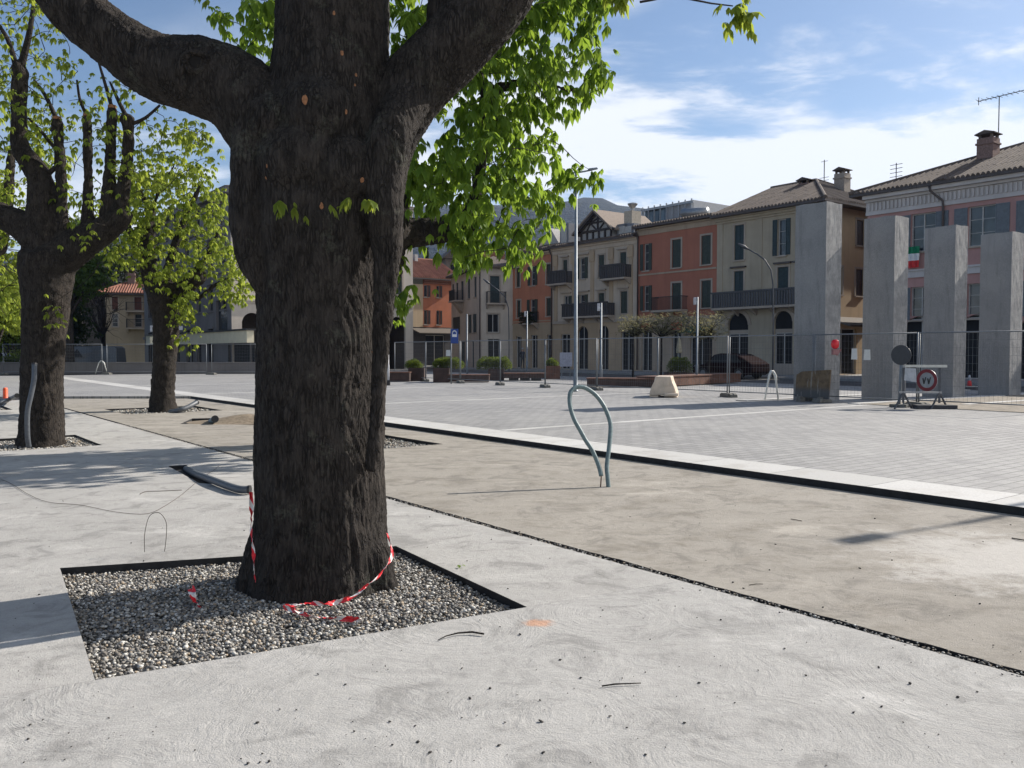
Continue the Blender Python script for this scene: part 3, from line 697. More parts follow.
# --- tree 2, left
Y2 = 14.5
t2 = empty('chestnut_tree', at(42, 441, Y2), 0, 'pollarded chestnut with sawn upright limbs at the left edge, a grey conduit against its trunk', 'tree', 'pollarded chestnuts planted in gravel pits')
tr2 = px_tube([(41,452,26),(41,440,22),(42,420,20),(42,380,19),(44,335,20),(46,300,22),(47,270,26),(48,255,26)], Y2)
L2 = [px_tube(q, Y2) for q in (
 [(48,262,20),(34,238,15),(12,220,13),(-25,208,12),(-70,196,11),(-100,150,8)],
 [(46,255,18),(42,215,14),(40,180,12),(28,160,10),(20,145,8),(19,110,7),(20,70,7),(21,66,6)],
 [(50,268,20),(72,250,18),(98,234,14),(118,220,11),(124,210,9)],
 [(62,250,9),(62,205,5),(60,160,5),(57,120,5)],
 [(88,240,8),(88,175,4),(87,116,4.2)],
 [(106,228,8),(110,165,5),(112,108,4.5)],
 [(120,215,8),(126,170,5.5),(129,135,5),(127,118,6)],
 [(20,70,4),(28,40,3),(33,10,2),(36,-20,1.5)], [(16,66,3),(8,40,2.2),(-5,20,1.5)],
 [(112,108,2),(104,80,1.5),(98,60,1)], [(127,118,2.5),(118,100,1.8),(110,82,1)], [(129,125,2.2),(145,118,1.6),(160,105,1.2)],
 [(57,120,2.4),(45,95,1.8),(34,80,1.2)], [(87,116,1.8),(80,100,1.4),(77,80,1)], [(40,180,3),(60,160,2),(52,130,1.5)], [(60,155,2),(40,130,1.6),(28,118,1)])]
thin2 = [q for q in L2 if max(q[1]) < 0.075]; thick2 = [q for q in L2 if max(q[1]) >= 0.075]
fused('trunk', [tr2]+thick2, 0.035, M_bark2, t2, t2.location, 0.017, 10.0, [(at(52,262,14.4), 0.33), (at(20,74,14.5), 0.13), (at(127,120,14.5), 0.11)])
mb = MB()
for Q_, R_ in thin2: mb.tube(Q_, R_, 7)
mb.v = [tuple(Vector(v)-t2.location) for v in mb.v]; mb.build('twigs', M_bark2, t2, True)
for x, y, r in ((87,114.5,.06),(112,106.5,.066),(57,118,.07)):
    p = at(x, y, Y2); mb = MB(); mb.tube([p-Vector((0,0,.03)), p+Vector((0,0,.02))], r, 10)
    mb.v = [tuple(Vector(v)-t2.location) for v in mb.v]; mb.build('sawn_end', M_cut, t2)
r2 = random.Random(21); nodes2 = []
for x, y in sample_poly([(-60,-40),(60,-20),(66,40),(78,70),(70,120),(50,150),(0,160),(-60,160)], 230, r2): nodes2.append(at(x, y, r2.uniform(13, 16.2)))
for x, y in sample_poly([(80,90),(140,110),(150,130),(130,240),(60,260),(50,150)], 60, r2): nodes2.append(at(x, y, r2.uniform(13.2, 16)))
for x, y in sample_poly([(-80,160),(60,160),(52,330),(20,330),(-80,250)], 170, r2):
    nodes2.append(at(x, y, r2.uniform(14.6, 17)))
for x, y in sample_poly([(85,70),(215,115),(215,185),(135,200),(95,150)], 75, r2): nodes2.append(at(x, y, r2.uniform(13.6, 15.6)))
for q in ((45,308),(52,318),(58,312),(50,305),(100,262),(112,268)): nodes2.append(at(q[0], q[1], 14.1))
foliage(t2, t2.location, L2, nodes2, 2.9, 0.14, 0.112, M_leafy, 23, (0.5, 1.8), 0.009, 0.15, wid=.45)

# --- tree 3
Y3 = 22.7
t3 = empty('chestnut_tree', at(163, 409, Y3), 0, 'smaller pollarded chestnut with a bright yellow-green crown, second trunk from the left edge', 'tree', 'pollarded chestnuts planted in gravel pits')
tr3 = px_tube([(163,416,16),(163,405,13),(163,385,11),(165,350,11),(166,320,12.5),(165,300,17)], Y3)
L3 = [px_tube(q, Y3) for q in ([(164,305,13),(152,280,9),(148,250,7),(150,215,5),(152,202,5)], [(168,302,13),(180,290,9),(194,279,8),(198,272,8)],
  [(152,275,5),(138,250,4),(128,225,3),(120,200,2)], [(150,215,2.5),(160,190,2),(175,165,1.3)], [(150,212,2.5),(140,190,2),(135,170,1.2)], [(194,276,3),(210,250,2.4),(222,225,1.5)],
  [(180,290,3),(195,300,2.4),(215,285,2),(235,275,1.2)], [(165,300,6),(170,260,4),(185,220,3),(200,185,2)])]
fused('trunk', [tr3]+L3, 0.06, M_bark2, t3, t3.location, 0.03, 5.0, [(at(197,276,22.6), 0.24), (at(165,298,22.6), 0.42)])
r3 = random.Random(31); nodes3 = []
for x, y in sample_poly([(108,205),(128,170),(160,148),(205,160),(228,195),(222,235),(236,262),(226,285),(205,268),(188,285),(184,318),(176,322),(168,290),(140,272),(118,262),(104,240)], 260, r3): nodes3.append(at(x, y, r3.uniform(21.2, 24.4)))
for x, y in sample_poly([(120,185),(150,130),(190,118),(215,150),(212,180),(150,190)], 46, r3): nodes3.append(at(x, y, r3.uniform(21.8, 23.6)))
for x, y in sample_poly([(100,195),(150,180),(150,260),(108,262)], 45, r3) + sample_poly([(222,240),(246,258),(246,300),(215,305)], 26, r3): nodes3.append(at(x, y, r3.uniform(21.4, 23.6)))
for q in ((180,300),(182,315),(186,330),(178,335),(190,342),(187,310),(195,318),(200,290),(215,290),(228,280),(238,272),(242,276)): nodes3.append(at(q[0], q[1], 22.2))
foliage(t3, t3.location, L3, nodes3, 4.6, 0.18, 0.165, M_leafy, 33, (0.5, 1.8), 0.013, wid=.45)

# --- tree 5, just outside the left edge: crown reaches in
Y5 = 22.3
t5 = empty('chestnut_tree', at(-42, 411, Y5), 0, 'chestnut tree whose crown shows at the far left edge behind the sawn tree', 'tree', 'pollarded chestnuts planted in gravel pits')
tr5 = px_tube([(-42,418,16),(-42,400,12),(-40,330,12),(-40,300,15)], Y5)
L5 = [px_tube(q, Y5) for q in ([(-40,305,12),(-10,270,8),(5,220,6),(12,150,4)], [(-40,300,12),(-60,250,8),(-62,180,6)], [(-40,300,9),(-30,230,6),(-20,150,4)])]
fused('trunk', [tr5]+L5, 0.07, M_bark2, t5, t5.location, 0.03, 5.0)
r5 = random.Random(41)
foliage(t5, t5.location, L5, crown_nodes(at(-30,195,22.3), 2.6, 1.8, 3.2, 170, r5), 4, 0.24, 0.28, M_leafy, 43, (0.5,1.6), 0.013)

# --- background trees: trunk + limbs + crown of many small leaf blades, uneven lobes
def bg_tree(name, label, px, base_py, Y, top_py, w_px, mat, seed, n=3500, leaf=0.3, tmat=None, lobes=9, group=None, bare=False, trunk_h=0.3):
    rnd = random.Random(seed); base = at(px, base_py, Y); base.z = 0.0
    H = at(px, top_py, Y).z; Rw = w_px/850*Y/2
    t = empty(name, base, 0, label, 'tree', group)
    mb = MB(); P0 = Vector((0,0,-0.1)); th = H*trunk_h; rr = max(0.12, H*0.02)
    mb.tube([P0, Vector((0.05,0,th*0.5)), Vector((0,0.05,th)), Vector((0.1,0,H*0.75))], [rr*1.4, rr, rr*0.9, rr*0.25], 8)
    cs = []
    for i in range(lobes):
        a = rnd.uniform(0, 6.28); q = rnd.uniform(0.15, 0.75); z = th + (H-th)*rnd.uniform(0.12, 0.86)
        k = math.sin(math.pi*min(0.98, max(0.12, (z-th)/(H-th))))**0.6
        c = Vector((math.cos(a)*Rw*q*k, math.sin(a)*Rw*q*k, z)); cs.append((c, rnd.uniform(0.28, 0.5)*Rw))
        twig_to(mb, Vector((0,0,th*rnd.uniform(0.7, 1.2))), c, rr*0.5, rr*0.12, rnd, 0.1)
        for _ in range(3 if not bare else 9): twig_to(mb, c, c+Vector((rnd.gauss(0,1), rnd.gauss(0,1), rnd.gauss(0.3,0.8)))*Rw*0.35, rr*0.15, rr*0.04, rnd, 0.1)
    mb.build('trunk', tmat or M_bark2, t, True)
    if not bare:
        LPx = []
        while len(LPx) < n:
            c, r = cs[rnd.randrange(len(cs))]
            v = Vector((rnd.gauss(0,1), rnd.gauss(0,1), rnd.gauss(0,1))).normalized()*(rnd.random()**0.45)*r*(1+0.35*noise.noise(Vector((rnd.random()*3, seed, c.x))))
            p = c + Vector((v.x, v.y, v.z*0.8))
            if noise.noise(p*(1.6/leaf*0.25) + Vector((seed,0,0))) > -0.18: LPx.append(tuple(p))
        V, F = sprays(LPx, leaf, (-0.3, 1.4), 3, seed, 0.6, 0.5); npmesh('crown', V, F, mat, t)
    return t
bg_tree('broadleaf_tree', 'bright green tree filling the left edge behind the sawn chestnut', -8, 372, 46, 165, 150, M_leafy, 51, 5200, 0.34, group='trees behind the square', trunk_h=0.15)
bg_tree('broadleaf_tree', 'green tree showing between the sawn upright limbs of the left chestnut', 70, 372, 60, 190, 95, M_leafm, 52, 3200, 0.36, group='trees behind the square')
bg_tree('low_tree', 'low yellow-green tree above the parked cars at the left edge', 12, 366, 62, 318, 60, M_leafy, 53, 1600, 0.32, group='trees behind the square', trunk_h=0.1)
for i, (px, Y, top, w, m, lab) in enumerate(((62,66,232,120,M_leafd,'dark evergreen just right of the left chestnut trunk'),(112,92,222,130,M_leafd,'tall dark tree mass above the red-roofed cream house'),(165,100,222,110,M_leafd,'dark tree behind the crown of the smaller chestnut'),
    (205,120,246,80,M_leafd,'dark tree behind the pale arcaded palace'),(20,75,268,90,M_leafd,'dark tree under the bright crown at the left edge'),(-40,66,240,110,M_leafd,'dark tree cut by the left edge'),
    (415,140,250,34,M_leafd,'round dark tree left of the cypress above the red roofs'),(446,150,256,30,M_leafd,'dark tree right of the cypress above the red roofs'))):
    bg_tree('dark_tree', lab, px, 370, Y, top, w, m, 60+i, 3400 if w > 60 else 1500, 0.42 if w > 60 else 0.5, group='dark trees on the slope', trunk_h=0.12)
bg_tree('bare_tree', 'bare dark tree in front of the cream house with the red roof', 104, 372, 74, 285, 62, None, 81, lobes=16, bare=True, trunk_h=0.35)
# cypress
cyp = at(427, 262, 145); t = empty('cypress_tree', (cyp.x, 145, 8.0), 0, 'slim dark cypress rising above the red tiled roof', 'tree', 'dark trees on the slope')
mb = MB(); mb.tube([(0,0,-9),(0,0,10)], [0.3,0.05], 6); mb.build('trunk', M_bark2, t)
rc = random.Random(5); LPx = [((lambda z, a: (math.cos(a)*(1.15*math.sin(min(1,(11.2-z)/9)*1.5))*rc.random()**.4, math.sin(a)*(1.15*math.sin(min(1,(11.2-z)/9)*1.5))*rc.random()**.4, z))(rc.uniform(-3, 11), rc.uniform(0, 6.28))) for _ in range(1400)]
V, F = sprays(LPx, 0.5, (-2, -0.8), 3, 3, 0.5); npmesh('crown', V, F, M_leafd, t)
# ------------------------------------------------------------------ buildings
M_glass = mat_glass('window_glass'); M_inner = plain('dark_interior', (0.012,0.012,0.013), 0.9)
M_shut = plain('shutter_green', (0.035,0.048,0.038), 0.6, var=0.2); M_shut2 = plain('shutter_blue_green', (0.02,0.04,0.045), 0.6, var=0.2)
M_shutg = plain('shutter_grey', (0.13,0.15,0.17), 0.6); M_iron = plain('wrought_iron', (0.018,0.018,0.02), 0.5)
M_stone = stucco('stone_trim', (0.36,0.33,0.29), 0.4); M_frame = plain('window_frame_white', (0.42,0.41,0.39), 0.5)
M_tile = mat_roof('roof_tiles', (0.075,0.055,0.045), (0.135,0.105,0.085)); M_tiler = mat_roof('roof_tiles_red', (0.19,0.075,0.048), (0.27,0.12,0.08))
M_pipe = plain('downpipe', (0.06,0.045,0.04), 0.5); M_brick = plain('chimney_brick', (0.2,0.13,0.11), 0.9, var=0.3, scale=14)
M_cons = plain('grey_metal', (0.30,0.31,0.32), 0.45, 0.6)

class Bld:
    def __init__(s, name, label, P, ang, group=None, z0=0.12):
        s.o = empty(name, (P[0], P[1], z0), ang, label, 'building', group); s.z0 = z0
        s.M = Matrix.Translation((P[0], P[1], z0)) @ Matrix.Rotation(ang, 4, 'Z'); s.I = s.M.inverted()
        s.holes = []; s.sholes = []
    def loc(s, px, py, axis=1, val=0.0):      # pixel ray hits the local plane axis=val
        o = s.I @ Vector((0,0,CAMH)); d = (s.I.to_3x3()) @ ray(px, py)
        t = (val - o[axis]) / d[axis]; return o + d*t
    def part(s, mb, name, mat, parent=None, **k): return mb.build(name, mat, parent or s.o, **k)
    def wall(s, x0, x1, z0, z1, holes, mat, y=0.0, depth=0.24, name='wall', side=None, arch=()):
        """front wall in local plane y with openings; side=(xval): plane x=xval running along y"""
        xs = sorted({x0, x1} | {h[0] for h in holes} | {h[1] for h in holes}); zs = sorted({z0, z1} | {h[2] for h in holes} | {h[3] for h in holes})
        xs = [x for x in xs if x0-1e-6 <= x <= x1+1e-6]; zs = [z for z in zs if z0-1e-6 <= z <= z1+1e-6]
        mb = MB()
        def P(x, d, z): return (x, y+d, z) if side is None else (side-d, x, z)
        for i in range(len(xs)-1):
            for j in range(len(zs)-1):
                cx_ = (xs[i]+xs[i+1])/2; cz = (zs[j]+zs[j+1])/2
                if any(h[0] < cx_ < h[1] and h[2] < cz < h[3] for h in holes): continue
                mb.add([P(xs[i],0,zs[j]), P(xs[i+1],0,zs[j]), P(xs[i+1],0,zs[j+1]), P(xs[i],0,zs[j+1])], [(0,1,2,3)])
        for h in holes:
            a, b, c, d = h[:4]
            mb.add([P(a,0,c),P(b,0,c),P(b,depth,c),P(a,depth,c)],[(0,1,2,3)]); mb.add([P(a,0,d),P(b,0,d),P(b,depth,d),P(a,depth,d)],[(3,2,1,0)])
            mb.add([P(a,0,c),P(a,depth,c),P(a,depth,d),P(a,0,d)],[(0,1,2,3)]); mb.add([P(b,0,c),P(b,depth,c),P(b,depth,d),P(b,0,d)],[(3,2,1,0)])
            if len(h) > 4 and h[4] == 'arch':      # spandrels that turn the square head into an arch
                r = (b-a)/2; zc = d - r; m = (a+b)/2; n = 8
                for sg in (-1, 1):
                    pts = [(m+sg*r*math.cos(math.pi/2*k/n), zc + r*math.sin(math.pi/2*k/n)) for k in range(n+1)]
                    for k in range(n):
                        p, q = pts[k], pts[k+1]; c0 = m+sg*r
                        mb.add([P(p[0],0.003,p[1]), P(q[0],0.003,q[1]), P(q[0],0.003,d), P(p[0],0.003,d), P(p[0],depth,p[1]), P(q[0],depth,q[1])], [(0,1,2,3),(0,4,5,1)])
        return s.part(mb, name, mat)
    def window(s, h, kind, y=0.0, trim=True, shut=None, side=None, name='window', head=None):
        a, b, c, d = h[:4]; w = b-a
        def bx(mb, x0, x1, y0, y1, z0, z1):
            if side is None: mb.box(x0, x1, y+y0, y+y1, z0, z1)
            else: mb.box(side-y1, side-y0, x0, x1, z0, z1)
        fr = MB(); t = 0.055
        for q in ((a,a+t,c,d),(b-t,b,c,d),(a+t,b-t,c,c+t),(a+t,b-t,d-t,d)): bx(fr, q[0], q[1], 0.14, 0.2, q[2], q[3])
        if kind != 'door' and w > 0.7: bx(fr, (a+b)/2-0.03, (a+b)/2+0.03, 0.15, 0.19, c+t, d-t)
        if kind in ('open','glass') and d-c > 1.2:
            for k in (1, 2): z = c + (d-c)*k/3; bx(fr, a+t, b-t, 0.16, 0.185, z-0.015, z+0.015)
        f = s.part(fr, name, M_frame if kind != 'door' else M_shut)
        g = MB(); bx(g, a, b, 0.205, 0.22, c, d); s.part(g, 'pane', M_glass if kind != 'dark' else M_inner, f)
        sm = shut or M_shut
        def leaf(x0, x1, y0):
            l = MB(); e_ = 0.045
            for q in ((x0,x0+e_,c+.02,d-.02),(x1-e_,x1,c+.02,d-.02),(x0+e_,x1-e_,c+.02,c+.08),(x0+e_,x1-e_,d-.08,d-.02),(x0+e_,x1-e_,(c+d)/2-.03,(c+d)/2+.03)): bx(l, q[0], q[1], y0, y0+0.045, q[2], q[3])
            nz = max(3, int((d-c)/0.085))
            for k in range(nz):
                z = c+.09+(d-c-.18)*k/nz; bx(l, x0+e_, x1-e_, y0+0.008+0.012*(k%2), y0+0.034, z, z+(d-c-.18)/nz*0.72)
            bx(l, x0+e_, x1-e_, y0+0.026, y0+0.036, c+.04, d-.04)
            s.part(l, 'shutter', sm, f)
        if kind == 'shut': leaf(a+.01, (a+b)/2-.005, 0.05); leaf((a+b)/2+.005, b-.01, 0.05)
        if kind == 'open': leaf(a-w/2-.02, a-.02, -0.06); leaf(b+.02, b+w/2+.02, -0.06)
        if kind == 'halfopen': leaf(b+.02, b+w/2+.02, -0.06)
        if trim:
            sl = MB()
            bx(sl, a-.1, b+.1, -0.10, 0.14, c-0.09, c-0.003); s.part(sl, 'sill', M_stone, f)
            if kind not in ('open','halfopen'):
                tr = MB()
                for q in ((a-.13,a-.002,c,d+.13),(b+.002,b+.13,c,d+.13),(a-.002,b+.002,d+.002,d+.13)): bx(tr, q[0], q[1], -0.035, 0.03, q[2], q[3])
                s.part(tr, 'surround', M_stone, f)
            if head:
                hd = MB(); bx(hd, a-.22-(w/2 if kind=='open' else 0), b+.22+(w/2 if kind=='open' else 0), -0.2, 0.02, d+.2, d+.3); s.part(hd, 'window_hood', head, f)
        return f
    def balcony(s, x0, x1, z, hgt=0.95, proj=0.75, mat=None, solid=False, brackets=True):
        mb = MB(); mb.box(x0, x1, -proj, -0.003, z-0.14, z)
        n = max(2, int((x1-x0)/1.4)+1)
        if brackets:
            for k in range(n):
                x = x0+.12+(x1-x0-.24)*k/(n-1); mb.prism([(-proj*0.8, z-.143), (-.004, z-.143), (-.004, z-.55)], 'x', x-.07, x+.07)
        b = s.part(mb, 'balcony', M_stone)
        r = MB(); m = mat or M_iron
        r.box(x0+.02, x1-.02, -proj+.02, -proj+.07, z+hgt-.05, z+hgt); r.box(x0+.02, x0+.07, -proj+.07, -.01, z+hgt-.05, z+hgt); r.box(x1-.07, x1-.02, -proj+.07, -.01, z+hgt-.05, z+hgt)
        st = 0.11 if not solid else 0.2; wd = 0.02 if not solid else 0.13
        k = 0; x = x0+.03
        while x < x1-.03: r.box(x, x+wd, -proj+.03, -proj+.03+min(wd,.06), z+.003, z+hgt-.053); x += st
        y_ = -proj+.1
        while y_ < -.05:
            for xx in (x0+.03, x1-.03-min(wd,.05)): r.box(xx, xx+min(wd,.05), y_, y_+wd, z+.003, z+hgt-.053)
            y_ += st
        if solid: r.box(x0, x1, -proj-.03, -proj+.1, z+hgt, z+hgt+.1)
        s.part(r, 'railing', m, b); return b
    def cornice(s, x0, x1, z, steps, mat, name='cornice', y=0.0, yb=None):
        mb = MB(); zz_ = z
        for (h, p) in steps: mb.box(x0, x1, y-p, y-0.003, zz_, zz_+h-0.002); zz_ += h
        return s.part(mb, name, mat)
    def pipe(s, x, z0, z1, y=-0.12): mb = MB(); mb.tube([(x+.1,-.45,z1+.05),(x,-.35,z1-.2),(x,y,z1-.6),(x,y,z0)], .055, 8); return s.part(mb, 'downpipe', M_pipe, smooth=True)
    def roof(s, x0, x1, y0, y1, z, rise, hl=0.0, hr=0.0, over=0.6, mat=None, tile=0.25, name='roof'):
        """ribbed tile roof: ridge along local x, optional hips"""
        mat = mat or M_tile; X0, X1, Y0, Y1 = x0-over*(hl>0)-.05, x1+over*(hr>0)+.05, y0-over, y1+over; Ym = (Y0+Y1)/2; Wd = X1-X0
        mb = MB()
        def face(P, ex, ey, W, Sx, h1, h2, rs):   # eave start, along, up-slope horizontal dir, width, run, hip lengths
            n = max(2, int(W/tile)); tw = W/n; P = Vector(P)
            for i in range(n):
                xm = (i+.5)*tw; t = 1.0
                if h1 > 0: t = min(t, xm/h1)
                if h2 > 0: t = min(t, (W-xm)/h2)
                t = max(t, 0.02); run = Sx*t; k = max(1, int(run/1.3))
                for q in range(k):
                    a_, b_ = run*q/k, run*(q+1)/k; vs = []
                    for (l, lift) in ((a_, 0.02), (b_, 0.01)):
                        for u, hh in ((0, -.03), (.22, .06), (.5, .10), (.78, .06), (1, -.03)):
                            p = P + ex*(i*tw+u*tw) + ey*l; vs.append((p.x, p.y, p.z + rs*l/Sx + hh + (lift if 0 < u < 1 else 0)))
                    mb.add(vs, [(j, j+1, j+6, j+5) for j in range(4)]+[(4,3,2,1,0)])
        run = Ym-Y0
        face((X0,Y0,z), Vector((1,0,0)), Vector((0,1,0)), Wd, run, hl, hr, rise)
        face((X1,Y1,z), Vector((-1,0,0)), Vector((0,-1,0)), Wd, run, hr, hl, rise)
        if hl > 0: face((X0,Y1,z), Vector((0,-1,0)), Vector((1,0,0)), Y1-Y0, hl, run, run, rise)
        if hr > 0: face((X1,Y0,z), Vector((0,1,0)), Vector((-1,0,0)), Y1-Y0, hr, run, run, rise)
        r = s.part(mb, name, mat, smooth=False)
        # ridge and soffit board
        sb = MB(); sb.box(X0, X1, Y0, Y1, z-.16, z-.005)
        sb.prism([(X0+max(hl,.05), z-.01), (X0+.1, z-.008)][:0] or [(Y0+.1, z-.006),(Y1-.1, z-.006),(Ym, z+rise-.03)], 'x', X0+max(hl,.05), X1-max(hr,.05))
        s.part(sb, 'eaves', M_pipe, r)
        rg = MB(); rg.tube([(X0+hl, Ym, z+rise+.04),(X1-hr, Ym, z+rise+.04)], .13, 8); s.part(rg, 'ridge', mat, r)
        for (hx, sx) in ((hl, X0),(hr, X1)):
            if hx > 0:
                for yy in (Y0, Y1): q = MB(); q.tube([(sx, yy, z+.08),(sx+(hx if sx == X0 else -hx), Ym, z+rise+.06)], .11, 8); s.part(q, 'ridge', mat, r)
        if hl == 0 or hr == 0:
            g_ = MB()
            if hl == 0: g_.prism([(y0, z-.01),(y1, z-.01),(Ym, z+rise*.93)], 'x', x0+.02, x0+.2)
            if hr == 0: g_.prism([(y0, z-.01),(y1, z-.01),(Ym, z+rise*.93)], 'x', x1-.2, x1-.02)
            s.part(g_, 'gable_wall', M_stone, r)
        return r
    def chimney(s, x, y, z0, z1, w=0.6, mat=None, roof=None, cap=True):
        mb = MB(); mb.box(x-w/2, x+w/2, y-w/2, y+w/2, z0, z1)
        mb.box(x-w/2-.06, x+w/2+.06, y-w/2-.06, y+w/2+.06, z1-.35, z1-.25)
        c = s.part(mb, 'chimney', mat or M_brick, roof)
        if cap:
            q = MB()
            for sx in (-1, 1):
                for sy in (-1, 1): q.box(x+sx*w*.36-.06, x+sx*w*.36+.06, y+sy*w*.36-.06, y+sy*w*.36+.06, z1+.002, z1+.22)
            q.prism([(x-w*.62, z1+.2),(x+w*.62, z1+.2),(x+w*.62,z1+.25),(x, z1+.42),(x-w*.62,z1+.25)], 'y', y-w*.6, y+w*.6); 
            s.part(q, 'chimney_cap', M_tile if not roof else M_tile, roof)
        return c
    def shell(s, x0, x1, y1, z1, mat, left=True, right=True, back=True):
        mb = MB()
        if left: mb.add([(x0,0,-.1),(x0,y1,-.1),(x0,y1,z1),(x0,0,z1)],[(0,3,2,1)])
        if right: mb.add([(x1,0,-.1),(x1,y1,-.1),(x1,y1,z1),(x1,0,z1)],[(0,1,2,3)])
        if back: mb.add([(x0,y1,-.1),(x1,y1,-.1),(x1,y1,z1),(x0,y1,z1)],[(0,3,2,1)])
        mb.add([(x0,0,z1-.02),(x1,0,z1-.02),(x1,y1,z1-.02),(x0,y1,z1-.02)],[(0,1,2,3)])
        mb.add([(x0+.01,0.6,-.1),(x1-.01,0.6,-.1),(x1-.01,0.6,z1-.03),(x0+.01,.6,z1-.03)],[(0,1,2,3)])   # inner partition: rooms read dark
        s.part(mb, 'side_wall', mat)
    def rect(s, px0, py0, px1, py1, z=None):   # pixel rectangle on the facade
        a = s.loc(px0, (py0+py1)/2).x; b = s.loc(px1, (py0+py1)/2).x; m = (px0+px1)/2
        zt = s.loc(m, py0).z; zb = s.loc(m, py1).z
        if z: zb, zt = z
        return (a, b, max(zb, 0.02), zt)

def rowpt(px):     # where the ray of column px meets the terrace line
    O = Vector((19.4, 50.6, 0)); k = (px-512)/850
    u = (O.x - k*O.y) / (k*D1.y - D1.x); return O + D1*u
def row_bld(name, label, pxl, pxr, group='old terrace houses lining the square'):
    P = rowpt(pxl); b = Bld(name, label, P, ROWANG, group); b.w = (rowpt(pxr)-P).length; return b

# ---- E: cream corner house with the long dark balcony
b = row_bld('corner_house', 'cream corner house with dark green shutters and a long dark stone balcony', 716, 818)
EV = b.loc(817, 203).z; M_E = stucco('stucco_cream', (0.36,0.335,0.27), 0.45); M_Es = stucco('stucco_cream_side', (0.48,0.39,0.26), 0.35)
r1 = b.rect(734.5,225,744,260); zt = (r1[2], r1[3]); r1b = b.rect(777.5,219,786,254, zt); r1c = (b.w-1.55, b.w-.65, *zt)
r2_ = b.rect(734,271,743.5,297); z2 = (r2_[2]-0.6, r2_[3]); r2a = (r2_[0], r2_[1], *z2); r2b = b.rect(777.5,266,788.5,293, z2); r2c = (b.w-1.6, b.w-.7, *z2)
g1 = b.rect(728,313,748,374); g1 = (g1[0], g1[1], 0.02, g1[3], 'arch'); g2 = b.rect(774,312,795,374); g2 = (g2[0], g2[1]-.2, 0.02, g1[3], 'arch')
H = [r1, r1b, r1c, r2a, r2b, r2c, g1, g2]
b.wall(0, b.w, -.1, EV, H, M_E); b.shell(0, b.w, 13, EV, M_Es, right=False)
ys = b.loc(858, 300, 0, b.w).y
SH = [(1.6,2.5,5.0,6.7),(4.0,4.9,8.2,9.8),(4.0,4.9,5.0,6.7),(1.3,4.2,.02,2.9)]
b.wall(0, 13, -.1, EV, SH, M_Es, side=b.w, name='end_wall')
for h in SH[:3]: b.window(h, 'shut', side=b.w, shut=M_pipe)
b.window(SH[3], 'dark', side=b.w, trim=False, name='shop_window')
mb = MB(); mb.prism([(b.w+.005, 3.5),(b.w+1.7, 2.95),(b.w+1.7, 3.05),(b.w+.005, 3.62)], 'y', .6, 6.5); b.part(mb, 'awning', plain('awning_brown', (0.10,0.085,0.07), 0.9))
b.window(r1,'shut',shut=M_shut2); b.window(r1b,'open',shut=M_shut2); b.window(r1c,'shut',shut=M_shut2)
for r in (r2a,r2b,r2c): b.window(r,'shut',shut=M_shut2, head=M_pipe)
for g in (g1,g2):
    b.window((g[0],g[1],.02,g[3]*0.66),'dark',trim=False,name='shop_front'); mb = MB(); mb.box(g[0],g[1],.1,.2,g[3]*.66,g[3]*.72); b.part(mb,'fanlight_bar',M_stone)
    mb = MB(); mb.box(g[0],g[1],.16,.2,g[3]*.72,g[3]-.01); b.part(mb,'fanlight',M_inner)
    ar = MB(); m_ = (g[0]+g[1])/2; rr = (g[1]-g[0])/2
    for k in range(12):
        a0 = math.pi*k/12; a1 = math.pi*(k+1)/12
        ar.prism([(m_+math.cos(a)*q, g[3]-rr+math.sin(a)*q) for a, q in ((a0,rr+.01),(a0,rr+.25),(a1,rr+.25),(a1,rr+.01))], 'y', -.06, -.002)
    b.part(ar,'arch_moulding',M_stone)
bz = b.loc(756, 307).z; b.balcony(0.25, b.w-.1, bz, 0.95, 0.9, plain('balcony_stone', (0.09,0.09,0.095), 0.85), solid=True)
for x in (0.15, (r1[1]+r1b[0])/2-.2): mb = MB(); mb.box(x-.12, x+.35, -.05, -.002, 3.9 if x < 1 else bz+1.2, EV-.4); b.part(mb, 'pilaster', M_E)
mb = MB(); mb.box(0, b.w, -.07, -.003, 0, .7); b.part(mb, 'plinth', M_stone)
b.cornice(0, b.w, EV-.42, [(.14,.1),(.14,.22),(.12,.34)], M_E)
rf = b.roof(0, b.w, 0, 12, EV+.1, 2.6, 0, 5.0, .75); b.cornerx = b.w
zc = b.loc(806, 181, 1, 5).z; pc = b.loc(806, 190, 1, 5.2); b.chimney(pc.x, 5.2, EV+1.4, b.loc(806,184,1,5.2).z, .8, roof=rf)
pc = b.loc(842, 200, 1, 6.0); b.chimney(pc.x, 6.0, EV+.2, b.loc(842,174,1,6.0).z, .75, plain('chimney_render',(0.3,0.26,0.22),.9), rf)
mb = MB(); pa = b.loc(824, 190, 1, 6.5); x, y, z = pa.x, 6.5, b.loc(824,160,1,6.5).z
mb.tube([(x,y,EV+.5),(x,y,z)], .03, 6)
for k, (q, l) in enumerate(((.1,.25),(1.2,.35),(1.4,.35),(1.6,.35),(1.8,.35))): mb.bar((x-l,y,z-q),(x+l,y,z-q),.025)
for k in range(6): mb.bar((x+.3+.15*k,y-.3,z-2.2),(x+.3+.15*k,y+.3,z-1.7),.025)
mb.bar((x,y,z-2),(x+1.1,y,z-1.9),.03); b.part(mb, 'antenna', M_iron, rf)

